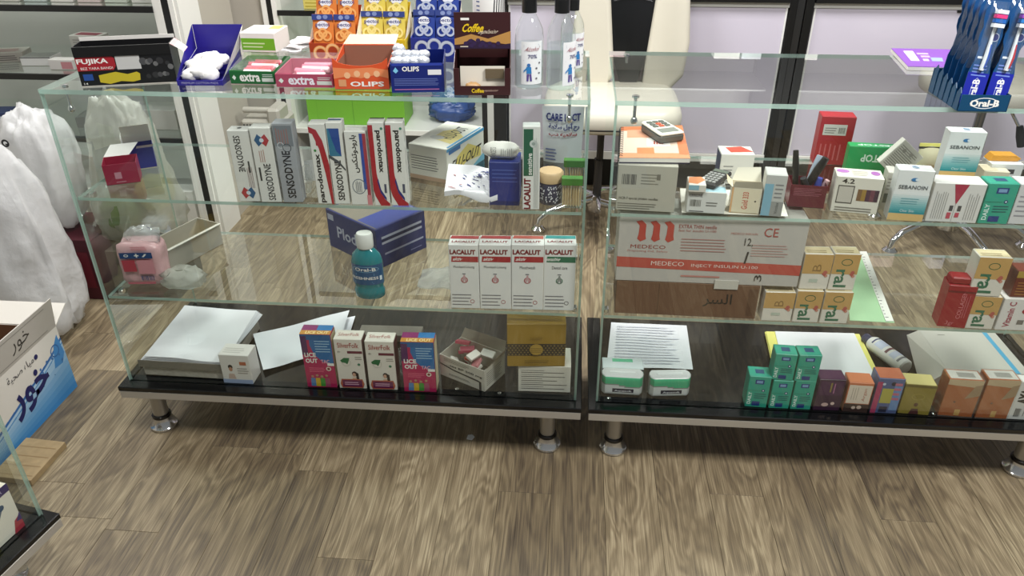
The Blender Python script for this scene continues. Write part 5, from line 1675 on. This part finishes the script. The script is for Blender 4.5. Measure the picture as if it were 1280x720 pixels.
k = Ink(o); k.rect('front', .04, .3, .96, .92, '#dfd0c0').lines('front', .2, .42, .5, .85, 3, '#b8a898', .3, True).text('front', 'Argan', .72, .6, .16, .44, '#b0604a', 90).rect('front', .0, 0, 1, .28, '#3a2622').oval('front', .4, .15, .005, '#cfb8ac').oval('front', .62, .17, .006, '#c8b0a4').rect('top', .03, .03, .97, .97, '#cf7f58').done()
o = carton('picture_box', 'small box with a blue and yellow picture and orange lid', 'box', (1089, 520), (1122, 522), 478, z, .05, '#54608a')
k = Ink(o); k.rect('front', .24, .3, .66, .72, '#b2a850').rect('front', .66, .1, .96, .8, '#6a8ab8').rect('front', 0, 0, .2, .9, '#a83a60').oval('front', .25, .84, .004, '#c8d0dc').oval('front', .6, .86, .006, '#2c2a38').lines('front', .66, .4, .95, .95, 4, '#b86a80', .5).rect('front', .3, .04, .6, .2, '#26263c').rect('top', .03, .03, .97, .97, '#b8694a').done()
o = carton('gold_soap_box', 'gold soap box with a small portrait beside the grey carton', 'box', (1124, 521), (1163, 524), 486, z, .05, '#8a7a34', rough=.3)
k = Ink(o); k.oval('front', .5, .6, .016, '#a39344', .01, ring=.0014).oval('front', .5, .34, .0052, '#5a3a28', .006).poly('front', [(.34, .02), (.66, .02), (.6, .2), (.4, .2)], '#4a2626').rect('top', .03, .03, .97, .97, '#c4b878').rect('front', .0, .92, 1, 1, '#6a5c28').done()
# lying bottle
q = at(1117, 455, Z=z + .0005)
t = thing('lotion_bottle', 'white bottle lying down beside the big grey carton', 'bottle', q + Vector((-.016, .01, .0232)), 0)
t.scale = (1.2, 1.2, 1.2)
T = Matrix.Rotation(.42, 4, 'Z') @ Matrix.Rotation(math.radians(-90), 4, 'X')
p = MB(); p.lathe([(.016, -.055), (.019, -.052), (.019, .05), (.015, .058), (.01, .06)], M('#e3e2de', .35), n=24, T=T); bd = p.build('bottle_body', t, smooth=True)
p = MB(); p.lathe([(.0125, .06), (.0125, .078), (.011, .08)], M('#2c3252', .35), n=18, T=T); p.build('cap', t, smooth=True)
p = MB()
for h0, h1, cc in ((-.03, -.012, '#c9cfe2'), (-.005, .002, '#6a3c40'), (.01, .035, '#c3cbe0'), (.04, .044, '#2c3a6a'), (-.042, -.036, '#77777c')):
    for i in range(8):
        a0, a1 = math.pi * (.15 + .08 * i), math.pi * (.15 + .08 * (i + 1))
        p.add([(.0193 * math.cos(a_), -.0193 * math.sin(a_), h_) for a_, h_ in ((a0, h0), (a1, h0), (a1, h1), (a0, h1))], [(0, 1, 2, 3)], cc, T)
p.build('print', bd)
# big grey carton
o = carton('grey_carton', 'large plain pale grey carton filling the end of the second counter', 'carton', (1176, 490), (1278, 494), 466, z, .2, '#bdb9b1')
W, D_, H = DIM[o.name]
p = MB(); p.face([(0, 0, H), (0, D_, H), (-.035, D_ - .01, H - .012), (-.05, .01, .004)], M('#b3aea5', .5)); p.face([(0, -.0002, H), (-.05, .0098, .004), (0, -.0002, 0)], M('#a39f96', .5)); p.build('side_flap', o)
k = Ink(o); k.rect('front', .9, 0, 1, .8, '#2a62a8').rect('top', .82, .0, .88, 1, '#4a9cc0').lines('top', .2, .88, .3, .92, 1, '#7a766e').done()
for bl, br, lab in (((1176, 526), (1219, 529), 'amber plastic wrapped pack beside the gold soap box'), ((1223, 529), (1263, 531), 'amber plastic wrapped pack beside the printed white pouch')):
    o = carton('amber_pack', lab, 'pack', bl, br, 482, z, .045, '#a8520a', 'amber wrapped packs', rough=.2)
    k = Ink(o); k.rect('top', .05, .1, .95, .9, '#c9c4bc').rect('top', .3, .25, .8, .7, '#8f8b84').poly('front', [(.0, .86), (1, .8), (1, 1), (0, 1)], '#c4a884').oval('front', .5, .12, .004, '#d8b06a').oval('front', .35, .4, .003, '#6a3c18').poly('front', [(.6, .5), (1, .6), (1, .9), (.8, .85)], '#9a7a58').rect('front', .44, .04, .6, .2, '#c99a4c').done()
    p = MB(); W, D_, H = DIM[o.name]; p.box(-.001, W + .001, -.0025, D_ + .001, 0, H + .002, CLEAR); p.build('plastic_wrap', o)
o = carton('sachet_box', 'white pouch box with bold black brush lettering at the counter end', 'box', (1263, 532), (1300, 534), 486, z, .03, '#d8d6d2')
k = Ink(o); k.text('front', 'AYA', .35, .62, .4, .4, K_, 90, .05).bars('front', .2, .08, .4, .3, K_).lines('front', .5, .1, .9, .5, 4, '#8a8a88', .3, True).done()
# ------------------------------------------------------------------ beside the first counter
def world_carton(name, label, cat, x, y, z, rz, W, D, H, col, group=None, rough=.45):
    mb = MB(); mb.box(0, W, 0, D, 0, H, M(col, rough))
    o = mb.build(name, None, bevel=.0012)
    place(o, (x, y, z + .0004), rz)
    tag(o, label, cat, group)
    DIM[o.name] = (W, D, H)
    return o


# printed water carton, open, its long side towards the aisle
t = thing('water_carton', 'open white and blue water bottle carton with Arabic lettering on the floor', 'carton', (-.345, -.17, 0), math.radians(90))
WX, WD, WH = .392, .34, .228
CW_ = M('#d9d5cd', .55)
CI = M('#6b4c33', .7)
p = MB()
p.box(0, WX, 0, WD, 0, .003, CI)
for a in ((0, WX, 0, .003), (0, WX, WD - .003, WD), (0, .003, .003, WD - .003), (WX - .003, WX, .003, WD - .003)):
    p.box(a[0], a[1], a[2], a[3], .003, WH, CW_)
p.build('carton_body', t)
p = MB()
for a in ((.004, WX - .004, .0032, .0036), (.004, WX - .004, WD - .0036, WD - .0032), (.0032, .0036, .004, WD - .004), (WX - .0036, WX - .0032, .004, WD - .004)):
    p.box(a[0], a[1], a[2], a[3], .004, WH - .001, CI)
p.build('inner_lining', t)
p = MB(); T = Matrix.Translation((0, 0, WH)) @ Matrix.Rotation(math.radians(8), 4, 'X'); p.box(0, WX, 0, .003, 0, .1, M('#bdb8b0', .55), T); fl = p.build('front_flap', t)
k = Ink(fl, (WX, .003, .1)); k.text('front', '\uFEAD\uFEEE\uFEA7', .6, .5, .2, .5, '#3a3834').rect('front', .1, .1, .9, .12, '#8d8a84').rect('front', .1, .86, .9, .88, '#8d8a84'); pr = k.done(); pr.matrix_local = T
p = MB(); T = Matrix.Translation((WX, 0, WH)) @ Matrix.Rotation(math.radians(62), 4, 'Y'); p.box(-.003, 0, 0, WD * .95, 0, .08, M('#ddd8cf', .55), T); p.build('end_flap', t)
p = MB(); T = Matrix.Translation((0, WD, WH)) @ Matrix.Rotation(math.radians(-35), 4, 'X'); p.box(0, WX, -.003, 0, 0, .11, CI, T); p.build('back_flap', t)
k = Ink(t, (WX, WD, WH))
n = 12
top = [(i / n, .36 + .12 * math.sin(i / n * 3.2 - .4) + .40 * (i / n) ** 3) for i in range(n + 1)]
for j in range(8):
    f0, f1 = j / 8, (j + 1) / 8
    c = '#%02x%02x%02x' % tuple(int(a + (b - a) * f1) for a, b in zip((40, 122, 190), (172, 200, 222)))
    for i in range(n):
        k.mb.face([k.P('front', *q) for q in ((top[i][0], top[i][1] * f0), (top[i + 1][0], top[i + 1][1] * f0), (top[i + 1][0], top[i + 1][1] * f1), (top[i][0], top[i][1] * f1))], c)
k.k += 1
for i in range(n):
    a, b = top[i], top[i + 1]
    k.mb.face([k.P('front', *q) for q in ((a[0], a[1] - .015), (b[0], b[1] - .015), (b[0], b[1] + .025), (a[0], a[1] + .02))], '#2f68a8')
    k.mb.face([k.P('front', *q) for q in ((a[0], a[1] - .07), (b[0], b[1] - .075), (b[0], b[1] - .05), (a[0], a[1] - .055))], '#4f8cc4')
k.k += 1
k.poly('front', [(.84, .5), (.9, .78), (.97, .9), (.99, .6), (.94, .48)], '#3f86c4').oval('front', .9, .72, .02, '#2a5f9c', ring=.004)
for i in range(14):
    k.oval('front', .5 + .45 * rnd.random(), .4 + .3 * rnd.random(), .002 + .003 * rnd.random(), '#3a6ea8')
k.text('front', '\uFEAD\uFEEE\uFEA7', .55, .5, .42, .46, '#1a1c58', bold=.03).text('front', '\uFE94\uFEF4\uFEA4\uFEBB \uFEE9\uFE8E\uFEF4\uFEE3', .52, .86, .3, .12, '#26262e').oval('front', .7, .86, .008, '#1a1c58')
k.done()
for i, (x, y, c) in enumerate(((.1, .1, '#8a1c2c'), (.22, .2, '#a83a48'), (.3, .09, '#6a1822'))):
    crumple('soft_pack', t, M(c, .4), (.13, .13, .11), (x, y, .004), .15, 2, 18, 10, i * 4., .1)
# wooden board lying on the floor
WOOD = M('#a08a66', .6, noise_amt=.3, scale=40)
p = MB(); T = Matrix.Rotation(math.radians(4), 4, 'Z'); p.box(-.33, -.262, -.235, -.06, .0005, .018, WOOD)
p.v = [(-.335, -.2, .0005), (-.215, -.21, .0005), (-.335, -.045, .0005), (-.212, -.055, .0005), (-.335, -.2, .02), (-.215, -.21, .02), (-.335, -.045, .02), (-.212, -.055, .02)]
o = p.build('wooden_board', None, bevel=.001)
tag(o, 'short pale wooden board lying on the floor against the water carton', 'board')
p = MB()
for i in range(4):
    y0 = -.19 + .036 * i
    p.face([(-.33, y0, .0203), (-.22, y0 - .006, .0203), (-.22, y0 - .002, .0203), (-.33, y0 + .003, .0203)], '#8d7450')
p.build('grain', o)
# carrier bags
def carrier(label, size, loc, seed, mat, amp=.12, taper=.2):
    t = thing('carrier_bag', label, 'bag', loc, 0, 'plastic carrier bags beside the counter')
    crumple('bag_body', t, mat, size, (0, 0, 0), amp, 2.0, 56, 36, seed, .06, taper, 3.2, .5)
    return t


t = carrier('full white plastic bag slumped behind the water carton', (.56, .34, .70), (-.73, .545, .0005), 2., BAGMAT, .17, .42)
crumple('tied_handle', t, BAGMAT, (.14, .1, .12), (-.06, -.03, .63), .3, 2.6, 20, 12, 5.)
t2 = carrier('white plastic bag with a black round mark leaning at the counter end', (.22, .2, .44), (-.705, .87, .2505), 11., BAGMAT, .16, .0)
k = Ink(t2, (.06, .01, .06)); k.oval('front', .5, .5, .014, K_).oval('front', .5, .5, .007, '#e6e6e6').rect('front', .48, .4, .7, .48, K_); pr = k.done(); pr.location = (-.06, -.115, .33)
t3 = carrier('cloudy see through bag of groceries behind the counter end', (.34, .22, .54), (-.385, .87, .2005), 23., BAGCLEAR, .2, .4)
for i, (c, l, s) in enumerate((('#5f7a3c', (-.05, -.02, .05), .15), ('#c9c46a', (.06, .02, .12), .13), ('#8f9a5c', (-.02, .03, .2), .12), ('#cfd2e0', (.07, -.04, .02), .1))):
    crumple('grocery', t3, M(c, .5), (s, s, s), l, .1, 2, 14, 10, i * 5.)
o = world_carton('crimson_crate', 'dark crimson box on the floor under the carrier bags', 'box', -.82, .745, 0, 0, .29, .24, .25, '#4a1220')
Ink(o).rect('front', .1, .2, .9, .8, '#6a1828').lines('front', .2, .35, .8, .6, 2, '#8a4a58').done()
o = world_carton('cardboard_box', 'plain cardboard box on the floor carrying the see through bag', 'box', -.5, .76, 0, 0, .24, .22, .2, '#5d564a', rough=.7)
Ink(o).rect('top', .47, 0, .53, 1, '#a89d88').done()

# goods inside the corner counter
def in_c3(x, y): return C3 @ Vector((x, y, 0))
q = in_c3(CW - .2, .016)
o = world_carton('thermometer_box', 'white box with a pen picture in the corner counter', 'box', q.x, q.y, ZB, ca, .165, .06, .125, '#e3ddd0')
k = Ink(o); k.rect('front', 0, .84, 1, 1, '#30205c').text('front', 'DIGITAL THERMOMETER', .5, .92, .8, .07, '#c8bcd8').poly('front', [(.6, .3), (.63, .28), (.82, .62), (.8, .66)], '#5a6a78').oval('front', .81, .65, .007, '#2c4a6a').poly('front', [(.84, .0), (1, 0), (1, .3), (.9, .24)], '#a83040').poly('front', [(.92, .2), (1, .16), (1, .34)], '#3a2a6a').rect('front', .1, .1, .36, .5, '#d0cbb8').bars('front', .14, .2, .32, .42, '#44403a').rect('front', .3, .02, .6, .14, '#c8c850').rect('front', 0, 0, .2, .14, '#b03038').done()
o = world_carton('yellow_box', 'yellow box stacked above the white box in the corner counter', 'box', q.x, q.y, ZB + .1265, ca, .15, .06, .07, '#d0a21e')
Ink(o).rect('front', 0, 0, 1, .2, '#4a2418').lines('front', .1, .4, .8, .8, 3, '#9a7410', .3).done()
for i in range(3):
    q = in_c3(CW - .36 - .17 * i, .03)
    o = world_carton('cream_box', ('nearest', 'middle', 'farthest')[i] + ' plain cream box along the corner counter base', 'box', q.x, q.y, ZB, ca, .15, .06, .11, ('#dcd6c8', '#c9d2d6', '#d8c8b0')[i], 'cream boxes in the corner counter')
    Ink(o).rect('front', 0, .8, 1, 1, ('#3a6a9a', '#8a3a4a', '#3a7a5a')[i]).lines('front', .1, .2, .8, .7, 4, '#8a867c', .3).done()

# paper scrap on the floor
q = at(588, 547, Z=.0005)
p = MB(); p.prism([(-.010, -.008), (.006, -.011), (.012, .002), (.004, .011), (-.008, .008)], 0, .003, M('#e9eef0', .6))
o = p.build('paper_scrap'); o.location = q
tag(o, 'tiny torn white paper scrap on the floor before the first counter', 'scrap')

# ------------------------------------------------------------------ goods on the wall shelving
def shelf_box(label, x0, x1, y, z, H, D, col, rz=0., art=None, name='shelf_box', group='small boxes on the wall shelving'):
    o = world_carton(name, label, 'box', x0, y, z, rz, x1 - x0, D, H, col, group)
    k = Ink(o)
    (art or (lambda k: k.lines('front', .1, .2, .85, .8, 3, '#8a8680', .3)))(k)
    k.done()
    return o


s1 = .6985
shelf_box('small grey printed box on the glass shelf near the picture corner', -1.24, -1.12, 1.47, s1, .04, .1, '#a8a49c', .25, lambda k: k.lines('front', .1, .2, .8, .8, 3, '#55504c').lines('top', .1, .2, .8, .8, 4, '#8a4a4a'))
shelf_box('white box with a dark rim lying flat on the glass shelf', -1.09, -.965, 1.43, s1, .035, .09, '#dcdcda', .08, lambda k: k.rect('front', 0, .9, 1, 1, '#3a3a3a').rect('top', .02, .02, .98, .98, '#8f918c'))
shelf_box('white box with red lid lines at the back of the glass shelf', -.93, -.80, 1.55, s1, .1, .08, '#cfccc6', -.1, lambda k: k.rect('top', .1, .2, .9, .8, '#8a3a48').lines('front', .1, .5, .8, .9, 4, '#a8a4a0'))
shelf_box('small pink marked white box near the bandage box', -.935, -.83, 1.38, s1, .04, .05, '#dcd8d4', 0, lambda k: k.rect('front', .5, .1, .95, .8, '#c88a90'))
s2 = .4405
shelf_box('navy box with a white label on the lower glass shelf', -1.32, -1.2, 1.37, s2, .07, .1, '#24345e', .1, lambda k: k.rect('front', .55, .2, .95, .8, '#cfd6e0'))
shelf_box('flat grey tin on the lower glass shelf beside the cloudy bag', -.92, -.79, 1.42, s2, .045, .1, '#7d807a', .15, lambda k: k.rect('top', .1, .1, .9, .9, '#8f938c'))
shelf_box('long white box at the post end of the lower glass shelf', -.74, -.47, 1.42, s2, .085, .12, '#c8c8c2', 0, lambda k: k.lines('front', .06, .3, .4, .8, 3, '#77746e').rect('front', .06, .55, .35, .75, '#6a4a44'))
cols = ('#dfe0d8', '#c9d2c4', '#d8c9c4', '#e3e1da', '#bcc9c4', '#d0cfc6')
for i in range(9):
    shelf_box(('pale carton number %s from the post on the top glass shelf' % ('one', 'two', 'three', 'four', 'five', 'six', 'seven', 'eight', 'nine')[i]), -.52 - .11 * i, -.43 - .11 * i, 1.38, .9625, .1, .06, cols[i % 6], 0, None, 'pale_carton', 'pale cartons on the top glass shelf')
shelf_box('yellow carton on the high shelf above the white sachets', -.03, .06, 1.93, .8465, .09, .07, '#d8c86a', 0, lambda k: k.lines('front', .1, .1, .8, .6, 3, '#b8a440'))
shelf_box('white carton between the yellow and teal ones on the high shelf', .062, .112, 1.93, .8465, .1, .07, '#e3e6e4', 0, lambda k: k.rect('front', .1, .1, .9, .3, '#5a8a9a'))
shelf_box('teal carton on the high shelf behind the orange lozenges', .115, .175, 1.93, .8465, .1, .07, '#2a9aa8')
o = world_carton('green_crate', 'bright green cardboard box on the low shelf behind the toothpaste', 'box', -.09, 1.96, .3005, 0, .48, .2, .165, '#6fae22', rough=.5)
Ink(o).rect('front', .47, 0, .478, 1, '#5f9a1c').rect('front', 0, .72, 1, .735, '#639f1e').rect('front', .1, .1, .104, .7, '#639f1e').done()
p = MB(); p.box(-.003, .483, -.003, .2, .166, .17, M('#79b62c', .5)); p.build('lid', o, bevel=.001)
t = thing('blue_bag', 'crumpled blue plastic bag on the low shelf behind the cold remedy box', 'bag', (.6, 2.08, .3005))
crumple('bag_body', t, M('#2a4a8a', .3), (.22, .16, .11), (0, 0, 0), .18, 2.2, 44, 28, 3., .1)
crumple('clear_top', t, sheer('sky_film', lin('#6fb4d8'), .6, .1), (.17, .12, .09), (-.01, 0, .06), .22, 2.4, 36, 22, 8.)
# grey appliance beside the white post
t = thing('heater', 'grey vented appliance standing between the white post and the shelf bay', 'appliance', (-.295, 1.6, 0))
GA = M('#b3aea4', .4)
p = MB(); p.box(0, .2, .04, .2, 0.012, .42, GA); p.build('housing', t, bevel=.012)
p = MB(); p.tube([(.02, .06, .46), (.15, .06, .46)], .014, GA, 12); p.build('handle', t, smooth=True)
p = MB(); p.box(.13, .19, .03, .16, .35, .475, GA); p.build('handle_bracket', t, bevel=.012)
for i in range(8):
    p = MB(); p.box(.015 + .014 * i, .022 + .014 * i, .036, .041, .34, .4, M('#4a4843', .5)); p.build('vent_slot', t)
for x in (.03, .17):
    p = MB(); p.box(x - .015, x + .015, .05, .19, 0, .012, RUBBER); p.build('foot', t)
# cartons over the worktop (mirrored in the counter glass)
tones = ('#e6e2dc', '#d8dde0', '#cfc4b8', '#e9e6e2', '#d2b8b8', '#c8d4cc', '#dcd8ea')
for r, (x0, x1, zz) in enumerate(((.93, 2.1, 1.2805), (2.25, 3.7, 1.2805))):
    x, i = x0, 0
    while x < x1 - .1:
        w_ = rnd.choice((.07, .09, .12))
        h_ = rnd.choice((.09, .12, .16))
        place_word = 'behind the white chair' if r == 0 else 'above the purple booklet'
        shelf_box('%s carton, %s along the wall shelf %s' % (('cream', 'pale blue', 'tan', 'white', 'rose', 'sage', 'lilac')[i % 7], ('first', 'second', 'third', 'fourth', 'fifth', 'sixth', 'seventh', 'eighth', 'ninth', 'tenth', 'eleventh', 'twelfth', 'thirteenth', 'fourteenth', 'fifteenth')[i], place_word), x, x + w_, 2.15, zz, h_, .1, tones[i % 7], 0, None, 'wall_carton', 'cartons on the wall shelf ' + place_word)
        x += w_ + rnd.choice((.01, .03, .09))
        i += 1
